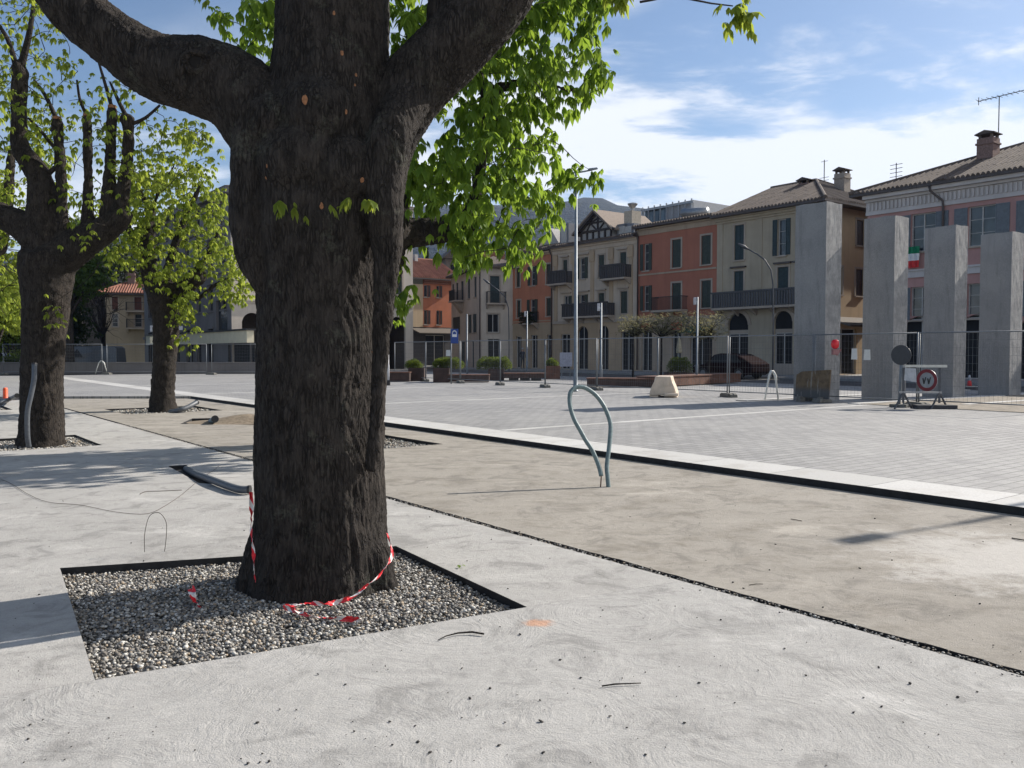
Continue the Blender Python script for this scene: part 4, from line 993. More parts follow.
# ---- D: brick-red house
b = row_bld('red_house', 'brick-red house with tall green shutters, middle of the terrace beside the cream corner house', 637, 716)
EV = b.loc(700, 219).z; M_D = stucco('stucco_red', (0.34,0.145,0.10), 0.35); M_Db = stucco('stucco_beige', (0.36,0.31,0.25), 0.4)
t1_ = b.rect(672,239.5,681,267.5); z1 = (t1_[2], t1_[3]); t2_ = b.rect(672,283,681,305); z2 = (t2_[2]-.3, t2_[3])
W1 = [b.rect(643.5,245,649,272,z1), t1_, b.rect(701.5,232,711,264,z1)]; W2 = [b.rect(643.5,287,649,308,z2), (t2_[0],t2_[1],*z2), b.rect(701.5,279,711,301,z2)]
zs_ = 3.9
DG = [(*b.rect(641.5,333,652,372)[:2],.02,3.0),(*b.rect(672,333,681,372)[:2],.02,3.0),(*b.rect(690,338,712,372)[:2],.02,3.1)]
b.wall(0, b.w, zs_, EV, W1+W2, M_D); b.wall(0, b.w, -.1, zs_, DG, M_Db, name='ground_floor_wall'); b.shell(0, b.w, 12, EV, M_D)
for i, r in enumerate(W1+W2): b.window(r, 'open' if i % 3 == 0 else 'shut')
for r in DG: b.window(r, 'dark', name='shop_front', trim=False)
for r in DG[:2]: mb = MB(); mb.box(r[0]-.05, r[1]+.05, -.08, .1, 3.02, 3.55); b.part(mb, 'red_lintel', plain('terracotta_panel', (0.42,0.12,0.06), .8))
mb = MB(); mb.prism([(-.003,3.1),(-.9,2.75),(-.9,2.8),(-.003,3.2)], 'x', DG[2][0]-.2, DG[2][1]); b.part(mb, 'awning', plain('awning_green', (0.02,0.12,0.09), .8))
zz1 = b.loc(676, 268.8).z-.15; b.cornice(0, b.w, zz1-.12, [(.12,.05)], M_Db, 'string_course'); b.cornice(0, b.w, zs_-.15, [(.2,.08)], M_Db, 'string_course')
xb0 = b.loc(658,311).x; xb1 = b.loc(688,311).x; b.balcony(xb0, xb1, z2[0]-.05, .95, .8)
b.cornice(0, b.w, EV-.55, [(.35,.06),(.12,.18),(.12,.35)], M_Db); rf = b.roof(0, b.w, 0, 12, EV+.08, 1.15, over=.6)
b.pipe(.12, .1, EV)
# ---- C: ornate beige house with the half-timbered gable
b = row_bld('gabled_house', 'ornate beige house with dark balconies and a half-timbered gable on its roof', 552, 637)
EV = b.loc(604, 241).z; M_C = stucco('stucco_pale', (0.47,0.43,0.37), 0.45); M_Cg = stucco('stucco_ochre', (0.40,0.33,0.24), 0.4)
c1_ = b.rect(598.5,255,604.5,277); z1 = (c1_[2], c1_[3]); c2_ = b.rect(598.5,293,604.5,312); z2 = (c2_[2]-.2, c2_[3])
z1d = (z1[0]-.2, z1[1])
W1 = [b.rect(563,262,567.5,280,z1d), b.rect(579.5,258,585,279,z1), c1_, b.rect(620,250,626.5,274,z1d)]
W2 = [b.rect(563.5,296,569.5,314,z2), b.rect(579.5,294,585,313,z2), (c2_[0],c2_[1],*z2), b.rect(620.5,290,627.5,309,z2)]
DG = [(*b.rect(561,335,570,370)[:2],.02,2.9),(*b.rect(577.5,330,588,370)[:2],.02,3.5,'arch'),(*b.rect(599,330,608.5,370)[:2],.02,3.5,'arch'),(*b.rect(621,334,634,372)[:2],.02,3.0)]
b.wall(0, b.w, zs_, EV, W1+W2, M_C); b.wall(0, b.w, -.1, zs_, DG, M_Cg, name='ground_floor_wall'); b.shell(0, b.w, 12, EV, M_C)
for i, r in enumerate(W1+W2): b.window(r, 'open' if i in (1,5) else ('halfopen' if i == 4 else 'shut'), head=M_stone if i != 2 else None)
for r in DG: b.window(r[:4] if len(r) < 5 else (r[0],r[1],r[2],r[3]), 'dark', name='shop_front', trim=False)
for (x0, x1, py, zz0) in ((553.5,573,287,z1[0]-.25),(607,632,281,z1[0]-.25),(569,615,321,z2[0]-.1)):
    b.balcony(b.loc(x0,py).x+(.15 if x0<560 else 0), b.loc(x1,py).x, zz0, .95, .85, plain('balcony_dark', (0.06,0.055,0.055), .8), solid=True)
for pxx in (556, 574, 592.5, 611.5, 631): xx = b.loc(pxx, 280).x; mb = MB(); mb.box(xx-.2, xx+.2, -.06, -.002, zs_+.1, EV-.6); mb.box(xx-.28, xx+.28, -.14, -.062, EV-1.5, EV-.65); b.part(mb, 'pilaster', M_Cg)
b.cornice(0, b.w, zs_-.15, [(.22,.1)], M_stone, 'string_course'); b.cornice(0, b.w, EV-.55, [(.3,.08),(.14,.2),(.14,.4)], M_C)
rf = b.roof(0, b.w, 0, 12, EV+.08, 1.2, over=.55); b.pipe(.05, .1, EV)
gx0 = b.loc(577,238,1,.5).x; gx1 = b.loc(617,238,1,.5).x; gm = b.loc(596.5,212,1,.3); zb = EV+.2; zt_ = gm.z
zk = zb + (zt_-zb)*.36
mb = MB(); mb.prism([(gx0+.5,zb),(gx1-.5,zb),(gx1-.5,zk),(gm.x,zt_-.1),(gx0+.5,zk)], 'y', .5, 5.5); gbl = b.part(mb, 'timbered_gable', plain('gable_plaster',(0.36,0.35,0.34),.9))
mb = MB()
for (p, q) in (((gx0,zk-.25),(gm.x,zt_)),((gx1,zk-.25),(gm.x,zt_))): mb.add([(p[0],-.1,p[1]+.02),(q[0],-.1,q[1]+.02),(q[0],5.8,q[1]+.02),(p[0],5.8,p[1]+.02),(p[0],-.1,p[1]+.2),(q[0],-.1,q[1]+.2),(q[0],5.8,q[1]+.2),(p[0],5.8,p[1]+.2)], [(0,1,2,3),(4,7,6,5),(0,4,5,1),(1,5,6,2),(2,6,7,3),(3,7,4,0)])
b.part(mb, 'gable_roof', plain('gable_roof', (0.2,0.16,0.13),.9), rf)
mb = MB(); yb = .44
for f_ in (0, .2, .4, .6, .8, 1): x = gx0+.6+(gx1-gx0-1.2)*f_; mb.bar((x,yb,zb),(x,yb,zk),.13)
mb.bar((gx0+.5,yb,zk),(gx1-.5,yb,zk),.16); mb.bar((gx0+.5,yb,zb+.1),(gx1-.5,yb,zb+.1),.16); mb.bar((gm.x,yb,zk),(gm.x,yb,zt_-.2),.12); 
h2_ = zk+(zt_-zk)*.45; mb.bar((gx0+1.25,yb,h2_),(gx1-1.25,yb,h2_),.12)
for sg in (-1,1):
    mb.bar((gm.x+sg*.1,yb,zk),(gm.x+sg*.85,yb,h2_),.1); mb.bar((gm.x+sg*.9,yb,h2_),(gm.x+sg*.1,yb,zt_-.5),.1); mb.bar((gm.x+sg*1.3,yb,zk),(gm.x+sg*.6,yb,h2_+.4),.1)
    mb.bar((gm.x+sg*((gx1-gx0)/2-.1),yb-.4,zk-.2),(gm.x,yb-.4,zt_-.05),.16)
b.part(mb, 'timber', plain('dark_timber',(0.045,0.035,0.032),.8), gbl)
for pxx in (552,): 
    x = b.loc(pxx+3, 240, 1, 1.5).x; zt2 = b.loc(pxx,228,1,1).z; mb = MB(); mb.prism([(x-1.4,EV+.2),(x+1.4,EV+.2),(x,zt2)], 'y', 1.0, 4.5); b.part(mb, 'small_gable', plain('gable_plaster',(0.36,0.35,0.34),.9))
for pxx in (566, 624, 630.5):
    x = b.loc(pxx, 230, 1, 1).x; z3 = b.loc(pxx, 224, 1, 1).z; mb = MB(); mb.box(x-.55, x+.55, .8, 3.5, EV+.25, z3); d_ = b.part(mb, 'dormer', plain('dormer_lead',(0.16,0.17,0.19),.6), rf)
    mb = MB(); mb.box(x-.33, x+.33, .74, .797, EV+.5, z3-.2); b.part(mb, 'dormer_window', M_frame, rf)
pc = b.loc(636.5, 210, 1, 1.6); zt2 = b.loc(636,211,1,1.6).z
mb = MB(); mb.box(pc.x-.85, pc.x+.0, 1.1, 2.1, EV+.1, zt2); b.part(mb, 'chimney', plain('chimney_cream',(0.4,0.35,0.28),.9), rf)
mb = MB(); mb.lathe([(.12,0),(.14,.25),(.4,.55),(.4,.62),(.1,.7)], (pc.x-.42,1.6,zt2), 12); b.part(mb, 'chimney_pot', M_cons, rf)
# ---- B: narrow red house
b = row_bld('narrow_red_house', 'narrow orange-red house with a plant-filled balcony, partly hidden by hanging chestnut leaves', 511, 552)
EV = b.loc(540, 251).z; M_B = stucco('stucco_orange_red', (0.42,0.185,0.115), 0.35); M_Bb = stucco('stucco_ochre_grey', (0.38,0.32,0.235), 0.4)
c2_ = b.rect(546.5,298,551,316); z2 = (c2_[2], c2_[3]); c1_ = b.rect(546.5,264,551,284); z1 = (c1_[2], c1_[3])
W1 = [b.rect(516.5,272,520,288,z1), b.rect(530.5,268,535,286,z1), c1_]; W2 = [b.rect(517,302,520.5,318,z2), b.rect(530,299,535,319,(z2[0]-.5,z2[1])), c2_]
DG = [(*b.rect(516,337,521.5,370)[:2],.02,2.8),(*b.rect(531,337,537.5,370)[:2],.02,2.9),(*b.rect(547,337,554,370)[:2],.02,2.9)]
DG[2] = (DG[2][0], b.w-.15, .02, 2.9)
b.wall(0, b.w, zs_, EV, W1+W2, M_B); b.wall(0, b.w, -.1, zs_, DG, M_Bb, name='ground_floor_wall'); b.shell(0, b.w, 12, EV, M_B)
for i, r in enumerate(W1+W2): b.window(r, 'open' if i in (1,4) else 'shut')
for r in DG: b.window(r, 'dark', name='shop_front', trim=False)
b.balcony(b.loc(525.5,322).x, b.loc(539,322).x, z2[0]-.55, .95, .7)
b.cornice(0, b.w, z2[0]-.42, [(.1,.04)], M_Bb, 'string_course'); b.cornice(0, b.w, zs_-.1, [(.15,.05)], M_Bb, 'string_course'); b.cornice(0, b.w, EV-.4, [(.14,.1),(.14,.3)], M_Bb)
b.roof(0, b.w, 0, 12, EV+.08, 2.0, over=.5)
bx0 = b.loc(525.5,322).x; bx1 = b.loc(539,322).x
V, F = sprays([(random.uniform(bx0,bx1), random.uniform(-.75,-.45), z2[0]-.55+random.uniform(0,1.0)) for _ in range(260)], .2, (0,1.5), 3, 5, .6); npmesh('balcony_plants', V, F, M_leafd, b.o)
# ---- gray roof structure behind D
P = rowpt(700) + N1*16; b = Bld('rooftop_terrace', 'grey metal and glass roof structure rising behind the brick-red house', rowpt(655)+N1*15-Vector((0,0,0)), ROWANG)
z0_ = b.loc(660, 222).z-4; xa = b.loc(640,215).x; xb = b.loc(702,215).x
zt_ = b.loc(668,204).z; xm = b.loc(664,204).x; xm2 = b.loc(692,206).x
mb = MB(); mb.box(xa, xb, 0, 8, -.1, b.loc(670,219).z); b.part(mb, 'lower_block', plain('grey_render',(0.16,0.17,0.19),.8))
mb = MB(); mb.box(b.loc(643,215).x, xm, .3, 6, b.loc(670,219).z+.01, b.loc(655,209).z); b.part(mb, 'glazed_block', mat_glass('blue_glass',(0.05,0.07,0.09)))
mb = MB(); mb.box(xm+.05, xm2, .2, 6, b.loc(670,219).z+.01, zt_); mb.box(b.loc(643,210).x-.3, xm, .0, 6.2, b.loc(655,208.5).z, b.loc(655,207).z); b.part(mb, 'upper_block', plain('light_grey_panel',(0.30,0.31,0.33),.6))
mb = MB()
for k in range(9): x = b.loc(643,215).x + (xm2-b.loc(643,215).x)*k/8; mb.box(x-.05, x+.05, -.1, .0, b.loc(670,219).z, zt_+.1)
mb.box(b.loc(643,215).x, xm2+.2, -.12, -.02, zt_-.3, zt_-.15); b.part(mb, 'metal_posts', M_cons)
mb = MB(); mb.tube([(xm2-.6,-.5,b.loc(690,213).z),(xb+1,-.5,b.loc(700,214).z)], .42, 12); b.part(mb, 'duct', M_cons, smooth=True)

# ---- pink palace on the right
b = Bld('pink_palace', 'pink building with grey shutters, dentil cornice and an Italian flag behind the granite pillars', rowpt(865), ROWANG); b.w = 26.0
EV = b.loc(900, 191).z; M_P = stucco('stucco_pink', (0.40,0.25,0.245), 0.25); M_W = stucco('white_cornice', (0.50,0.51,0.53), 0.25)
c1_ = b.rect(911,213.5,928,251.5); z1 = (c1_[2], c1_[3]); c2_ = b.rect(910,287,923,320); z2 = (c2_[2], c2_[3])
cw = c1_[1]-c1_[0]
sx_ = [c1_[0], b.rect(968,206,990,246)[0]]; step = sx_[1]-sx_[0]; sx_.append(sx_[1]+step); sx_.append(sx_[2]+step); 
W1 = [(x, x+1.35, *z1) for x in sx_]; W2 = [(x+.05, x+1.2, *z2) for x in sx_]
DG = [(x-.6, x+1.9, .02, 3.4, 'arch') for x in sx_]
b.wall(0, b.w, -.1, EV, W1+W2+DG, M_P); b.shell(0, b.w, 14, EV, M_P)
for r in W1+W2: b.window(r, 'open', shut=M_shutg)
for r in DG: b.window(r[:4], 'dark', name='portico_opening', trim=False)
zb_ = b.loc(930, 271).z; b.cornice(-.02, b.w, zb_-.3, [(.35,.09),(.1,.16)], M_W, 'string_course')
zd = EV-1.15; b.cornice(-.05, b.w, zd, [(.18,.1),(.55,.06),(.14,.22),(.26,.5)], M_W)
mb = MB(); x = .1
while x < b.w: mb.box(x, x+.11, -.14, -.062, zd+.25, zd+.68); x += .23
b.part(mb, 'dentils', M_W)
xp = b.loc(944, 225).x; mb = MB(); mb.tube([(xp-.55,-.6,EV-.02),(xp-.5,-.55,EV-.35),(xp,-.2,EV-.9),(xp,-.14,EV-1.3),(xp,-.14,0)], .06, 8); b.part(mb, 'downpipe', M_pipe, smooth=True)
rf = b.roof(0, b.w, 0, 13, EV+.08, 2.9, 8.0, 0, .7)
pc = b.loc(988, 158, 1, 3.4); zt_ = b.loc(988, 139, 1, 3.4).z; b.chimney(pc.x, 3.4, EV+.6, zt_, .85, roof=rf)
pc = b.loc(871, 192, 1, 2.5); b.chimney(pc.x, 2.5, EV+.2, b.loc(871,190,1,2.5).z, .8, roof=rf, cap=False)
for (px_, yt, yb_, yy) in ((998, 97, 158, 4.5), (896, 163, 185, 6.0)):
    p0 = b.loc(px_, yb_, 1, yy); p1 = b.loc(px_, yt, 1, yy); mb = MB(); x = p0.x; mb.tube([(x,yy,p0.z-1),(x,yy,p1.z)], .028, 6)
    if px_ == 998:
        mb.bar((x-1.15,yy,p1.z),(x+1.3,yy,p1.z+.05),.035)
        for k in range(9): mb.bar((x-1.1+.28*k,yy-.35,p1.z+.02),(x-1.1+.28*k,yy+.35,p1.z+.02),.02)
        mb.bar((x-1.1,yy,p1.z-.22),(x-1.1,yy,p1.z+.22),.03)
    else:
        for k in range(4): mb.bar((x-.4,yy,p1.z-.1-.25*k),(x+.4,yy,p1.z-.1-.25*k),.03)
    b.part(mb, 'antenna', M_iron, rf)
# flag hanging from the window sill
PINK = b; f0 = b.rect(908.5,247,921.5,268); fl = MB(); cols = [('flag_green',(0.0,0.16,0.07)),('flag_white',(0.62,0.62,0.62)),('flag_red',(0.55,0.03,0.03))]
flag = empty('flag', b.M @ Vector((f0[0], -.22, 0)), ROWANG, 'green, white and red flag hung below a window of the pink building', 'flag')
z_hi = f0[3]+b.z0-0.12+.1; z_lo = f0[2]; hh = (f0[3]-f0[2])/3; w_ = f0[1]-f0[0]
for i, (nm, col) in enumerate(cols):
    m = MB(); n = 12; zt_ = f0[3]-hh*i; zb_ = zt_-hh
    vs = []
    for z in (zt_, zt_-hh*.5, zb_):
        for k in range(n+1): vs.append((w_*k/n, -.05-.04*math.sin(k*1.3+z*2), z))
    m.add(vs, [(r_*(n+1)+k, r_*(n+1)+k+1, (r_+1)*(n+1)+k+1, (r_+1)*(n+1)+k) for r_ in range(2) for k in range(n)])
    q = m.build(nm.replace('flag_','')+'_stripe', plain(nm, col, .8), flag); sd_ = q.modifiers.new('s','SOLIDIFY'); sd_.thickness = .006

# ---- A: white corner house closing the square
PA = at(481, 352, 75); dA = Vector((-.3,.954,0)).normalized()
angA = math.atan2(dA.y, dA.x) - math.pi/2          # right-hand face is local x, left face runs up local y
b = Bld('white_corner_house', 'off-white corner house with a round-cornered balcony, left of the narrow orange-red house', PA, angA, z0=.12)
wf = 3.4; EV = b.loc(483, 268).z; M_A = stucco('stucco_white', (0.48,0.46,0.42), .35); M_Al = stucco('stucco_white', (0.5,0.48,0.44), .35)
A1 = [(*b.rect(490,274,499.5,304)[:2], b.rect(490,276,499.5,303)[2], b.rect(490,276,499.5,303)[3]), b.rect(487.5,314,499,332.5), (*b.rect(488,340,500,372)[:2],.02,2.6)]
b.wall(0, wf, -.1, EV, A1, M_A); 
b.window(A1[0],'shut',shut=M_shut2); b.window(A1[1],'dark'); b.window(A1[2],'dark',trim=False,name='door')
b.balcony(A1[0][0]-.4, A1[0][1]+.5, A1[0][2]-.02, 1.0, .6)
# left face: plane x=0, runs along +y
def lrect(p0, q0, p1, q1):
    a = b.loc(p0,(q0+q1)/2,0,0).y; c = b.loc(p1,(q0+q1)/2,0,0).y; m = (p0+p1)/2; return (min(a,c), max(a,c), b.loc(m,q1,0,0).z, b.loc(m,q0,0,0).z)
LH = [lrect(474,277,476.5,297), lrect(467.5,279,470,298), lrect(461,282,463.5,305), lrect(456,284,458.2,304), lrect(452.2,286,454,304), lrect(472.5,314,476.5,332.5), lrect(468,315,471.5,333), lrect(452.5,319,460,334), lrect(472,345,474,366), lrect(461,345,465,368)]
LH = [(h[0],h[1],max(.02,h[2]),h[3]) for h in LH]
zr = (LH[0][2], LH[0][3]); zr2 = (LH[5][2], LH[5][3])
LH = [(h[0],h[1],*(zr if i < 5 else zr2 if i < 8 else (.02, 2.4))) for i, h in enumerate(LH)]
mb = MB(); yl = 11.2
xs = sorted({0, yl} | {h[0] for h in LH} | {h[1] for h in LH}); zs2 = sorted({-.1, EV} | {h[2] for h in LH} | {h[3] for h in LH})
for i in range(len(xs)-1):
    for j in range(len(zs2)-1):
        if any(h[0] < (xs[i]+xs[i+1])/2 < h[1] and h[2] < (zs2[j]+zs2[j+1])/2 < h[3] for h in LH): continue
        mb.add([(0,xs[i],zs2[j]),(0,xs[i+1],zs2[j]),(0,xs[i+1],zs2[j+1]),(0,xs[i],zs2[j+1])],[(3,2,1,0)])
for h in LH: mb.add([(0,h[0],h[2]),(0,h[1],h[2]),(0,h[1],h[3]),(0,h[0],h[3]),(.2,h[0],h[2]),(.2,h[1],h[2]),(.2,h[1],h[3]),(.2,h[0],h[3])],[(0,1,5,4),(1,2,6,5),(2,3,7,6),(3,0,4,7)])
b.part(mb, 'side_wall', M_A)
for i, h in enumerate(LH):
    m = MB(); m.box(.1,.16,h[0],h[1],h[2],h[3]); w_ = b.part(m, 'window', M_shut2 if i < 8 else M_inner)
    m = MB()
    for z in np.arange(h[2]+.05, h[3]-.05, .12): m.box(.06,.097,h[0]+.04,h[1]-.04,z,z+.07)
    b.part(m, 'shutter', M_shut2, w_)
    m = MB(); m.box(-.08,.06,h[0]-.08,h[1]+.08,h[2]-.09,h[2]-.004); b.part(m, 'sill', M_stone, w_)
mb = MB(); mb.add([(wf,0,-.1),(wf,yl,-.1),(wf,yl,EV),(wf,0,EV),(0,yl,-.1),(0,yl,EV)],[(0,1,2,3),(1,4,5,2)]); b.part(mb,'back_wall',M_A)
mb = MB(); y0_, y1_ = LH[2][0]-.3, LH[2][1]+1.0; z = zr[0]-.05; mb.box(-1.0,-.003,y0_,y1_,z-.15,z); mb.prism([(-.8,z-.153),(-.004,z-.153),(-.004,z-1.2)], 'y', y0_+.5, y1_-.5); bl = b.part(mb,'balcony',M_stone)
mb = MB(); y = y0_
while y < y1_: mb.box(-.98,-.95,y,y+.03,z+.003,z+.95); y += .12
x = -.95
while x < -.05:
    for yy in (y0_, y1_-.03): mb.box(x,x+.03,yy,yy+.03,z+.003,z+.95)
    x += .12
mb.box(-1,-.93,y0_,y1_,z+.953,z+1.0); b.part(mb,'railing',M_iron,bl)
mb = MB(); mb.box(-.5,wf+.4,-.5,yl+.5,EV+.01,EV+.2); mb.add([(-.5,-.5,EV+.2),(wf+.4,-.5,EV+.2),(wf+.4,yl+.5,EV+.2),(-.5,yl+.5,EV+.2),(wf/2,2,EV+1.3),(wf/2,yl-2,EV+1.3)],[(0,1,4),(1,2,5,4),(2,3,5),(3,0,4,5)]); b.part(mb,'roof',M_tile)
mb = MB(); mb.tube([(-.15,-.15,0),(-.15,-.15,EV)],.06,8); b.part(mb,'downpipe',M_pipe,smooth=True)

# ---- house behind with wooden top storey
b = Bld('hillside_house', 'brown house with a gabled top floor above the roofs between the leaves', at(446, 352, 104), 0.25, z0=.1)
zE = b.loc(452, 258).z; zT = b.loc(457, 245).z
x1_ = b.loc(478, 250).x+3
mb = MB(); mb.box(0, x1_, 0, 8, -.1, zE); b.part(mb,'wall',plain('brown_render',(0.17,0.14,0.12),.9))
xm_ = b.loc(458,250).x*1.0+.3
mb = MB(); mb.prism([(-.5,zE-.1),(xm_*2+.5,zE-.1),(xm_,zT+.4)],'y',-.6,9); b.part(mb,'roof',M_tile)
mb = MB(); mb.box(xm_*2, x1_+.3, -.4, 9, zE+.01, zE+.9); b.part(mb,'side_roof',M_tiler)
for k in range(3): m = MB(); m.box(.6+k*1.1,1.2+k*1.1,-.06,-.004,zE-2.2,zE-.8); b.part(m,'window',M_inner)

# ---- orange building behind
b = Bld('orange_house', 'bright orange house with red roof tiles between the arcaded palace and the white corner house', at(405, 352, 86), math.atan2(N1.y,N1.x), z0=.1)
EV = b.loc(432, 279).z; M_O = stucco('stucco_orange', (0.42,0.165,0.095), .3); M_Oc = stucco('stucco_sand', (0.5,0.42,0.30), .3)
xs_ = b.loc(423, 320).x; xe = b.loc(462, 320).x
O1 = [b.rect(424,285,428,297), b.rect(436.5,285,440,298)]; z1 = (O1[0][2], O1[0][3]); O2 = [b.rect(424,310,428,324.5), b.rect(436.5,310,440,324.5)]; z2 = (O2[0][2],O2[0][3])
O1 = [(h[0],h[1],*z1) for h in O1]; O2 = [(h[0],h[1],*z2) for h in O2]
b.wall(xs_, xe, 4.0, EV, O1+O2, M_O); b.wall(0, xs_, 4.0, EV-.6, [], M_Oc, name='cream_wall', y=-.02); G_ = [(xs_+.3, xs_+2.6,.02,3.2),(xs_+3.3,xe-.4,.02,3.2)]
b.wall(0, xe, -.1, 3.99, G_, plain('dark_shop_base',(0.06,0.055,0.055),.8), name='ground_floor_wall')
for h in O1+O2: b.window(h,'halfopen',shut=M_pipe)
for h in G_: b.window(h,'dark',name='shop_front',trim=False)
mb = MB(); mb.prism([(-.004,3.75),(-1.8,3.3),(-1.8,3.38),(-.004,3.9)],'x',xs_-1.5,xe); b.part(mb,'awning',plain('awning_brown',(0.10,0.085,0.07),.9))
b.cornice(xs_, xe, EV-.5, [(.25,.15),(.25,.35)], plain('cornice_rust',(0.2,0.09,0.06),.9)); b.roof(-1, xe, 0, 9, EV+.05, 2.4, 0, 0, .5, M_tiler)
mb = MB(); mb.box(b.loc(414,259,1,4).x, b.loc(417,259,1,4).x, 3.8, 4.3, EV+1, EV+2.9); b.part(mb,'chimney',M_frame)

# ---- G: arcaded palace behind the big trunk
PG = at(232, 352, 62); aG = math.atan2(N1.y,N1.x)
b = Bld('arcaded_palace', 'tall pale palace with an arcade, partly hidden behind the big chestnut trunk', PG, aG, z0=.12)
EV = b.loc(234, 188).z; wG = b.loc(413, 300).x; M_G = stucco('stucco_grey_white', (0.50,0.48,0.44), .35); M_Gd = stucco('stucco_shaded_wing', (0.15,0.155,0.17), .35)  # M_Gd: darker copy, the wing's shade is put into its colour
za = b.loc(400, 317).z
ar_r = (b.loc(405.5,330).x - b.loc(389,330).x)
x_a = b.loc(389,330).x
arches = [(x_a, x_a+ar_r, .02, za, 'arch')]
st = ar_r+1.5; k = 1
while x_a-st*k > 0: arches.append((x_a-st*k, x_a-st*k+ar_r, .02, za, 'arch')); k += 1
w_b = b.rect(391,272,402,294.5); w_rows = []
for i in range(4):
    x = w_b[0]-st*i
    if x > .5:
        w_rows += [(x, w_b[1]-st*i, w_b[2], w_b[3]), (x, w_b[1]-st*i, w_b[3]+2.3, w_b[3]+4.2)]
b.wall(0, wG, -.1, EV, arches+w_rows, M_G); 
for h in w_rows: b.window(h,'shut')
mb = MB(); mb.box(.3, wG-.3, 3.5, 3.6, 0, za+.3); b.part(mb,'arcade_back_wall',plain('arcade_inside',(0.16,0.13,0.11),.9))
zs_g = b.loc(405, 306).z; b.cornice(-.03, wG, zs_g-.2, [(.15,.08),(.12,.18)], M_G, 'string_course'); b.cornice(-.1, wG, EV-.5, [(.2,.1),(.2,.3),(.15,.5)], M_G)
# left wing along -normal side: local plane x=0 running +y
Ly = 24.0
WH = []
for k in range(8):
    y0_ = 1.2+k*2.9
    for (za_, zb_) in ((.02,3.2),(4.6,6.6),(8.0,10.0),(11.2,12.6)): WH.append((y0_, y0_+1.1, za_, zb_))
WH[0] = (.9, 3.4, 3.0, 5.3); 
mb = MB(); xs = sorted({0, Ly} | {h[0] for h in WH} | {h[1] for h in WH}); zs2 = sorted({-.1, EV} | {h[2] for h in WH} | {h[3] for h in WH})
for i in range(len(xs)-1):
    for j in range(len(zs2)-1):
        if any(h[0] < (xs[i]+xs[i+1])/2 < h[1] and h[2] < (zs2[j]+zs2[j+1])/2 < h[3] for h in WH): continue
        mb.add([(0,xs[i],zs2[j]),(0,xs[i+1],zs2[j]),(0,xs[i+1],zs2[j+1]),(0,xs[i],zs2[j+1])],[(3,2,1,0)])
for h in WH: mb.add([(0,h[0],h[2]),(0,h[1],h[2]),(0,h[1],h[3]),(0,h[0],h[3]),(.25,h[0],h[2]),(.25,h[1],h[2]),(.25,h[1],h[3]),(.25,h[0],h[3])],[(0,1,5,4),(1,2,6,5),(2,3,7,6),(3,0,4,7)])
b.part(mb,'wing_wall',M_Gd)
for h in WH:
    m = MB(); m.box(.2,.24,h[0],h[1],h[2],h[3]); w_ = b.part(m,'window',M_glass); m = MB(); m.box(-.1,.1,h[0]-.12,h[1]+.12,h[2]-.12,h[2]-.004); m.box(-.08,-.003,h[0]-.12,h[1]+.12,h[3]+.01,h[3]+.2); b.part(m,'sill',M_Gd,w_)
mb = MB()
for z in (3.6-1, 7.3, 10.7): mb.box(-.14,-.004,0,Ly,z,z+.25)
mb.box(-.55,-.004,-.5,Ly,EV-.45,EV); b.part(mb,'wing_cornice',M_Gd)
mb = MB(); y_ = 5; 
for yy in (6.5, 12.4): mb.box(-1.0,-.15,yy,yy+2.2,7.4,7.55); mb.box(-1.0,-.95,yy,yy+2.2,7.55,8.4)
b.part(mb,'wing_balcony',M_iron)
mb = MB(); mb.add([(wG,0,-.1),(wG,Ly,-.1),(wG,Ly,EV),(wG,0,EV),(0,Ly,-.1),(0,Ly,EV)],[(0,1,2,3),(1,4,5,2)]); mb.add([(-.6,-.6,EV+.02),(wG+.6,-.6,EV+.02),(wG+.6,Ly,EV+.02),(-.6,Ly,EV+.02),(wG/2,6,EV+2.2),(wG/2,Ly-4,EV+2.2)],[(0,1,4),(1,2,5,4),(2,3,5),(3,0,4,5),(3,2,1,0)]); b.part(mb,'roof',M_tile)
# ---- low pavilion with cream fascia in front of it
PK = at(247, 352, 58.5); bk = Bld('low_pavilion', 'long low pavilion with a blank cream fascia over a dark open front', PK, math.atan2(D1.y,D1.x)+math.pi, z0=.1)
xl = bk.loc(146, 338).x; zf0 = bk.loc(210, 343.5).z; zf1 = bk.loc(243, 330.5).z
mb = MB(); mb.box(xl, 0, 0, .5, zf0, zf1); bk.part(mb,'fascia',plain('cream_panel',(0.66,0.60,0.44),.7,var=.06,scale=1.5))
mb = MB(); mb.box(xl-.1, .1, -.12, .9, zf1+.003, zf1+.12); bk.part(mb,'roof',M_iron)
mb = MB(); mb.box(xl,-.05,.55,.7,0,zf0+.2); bk.part(mb,'back_wall',M_inner)  # near-black wall paints the shade under the fascia
mb = MB()
for k in range(7): x = xl*k/6; mb.box(x-.06,x+.06,.2,.32,0,zf0-.003)
bk.part(mb,'post',M_iron)
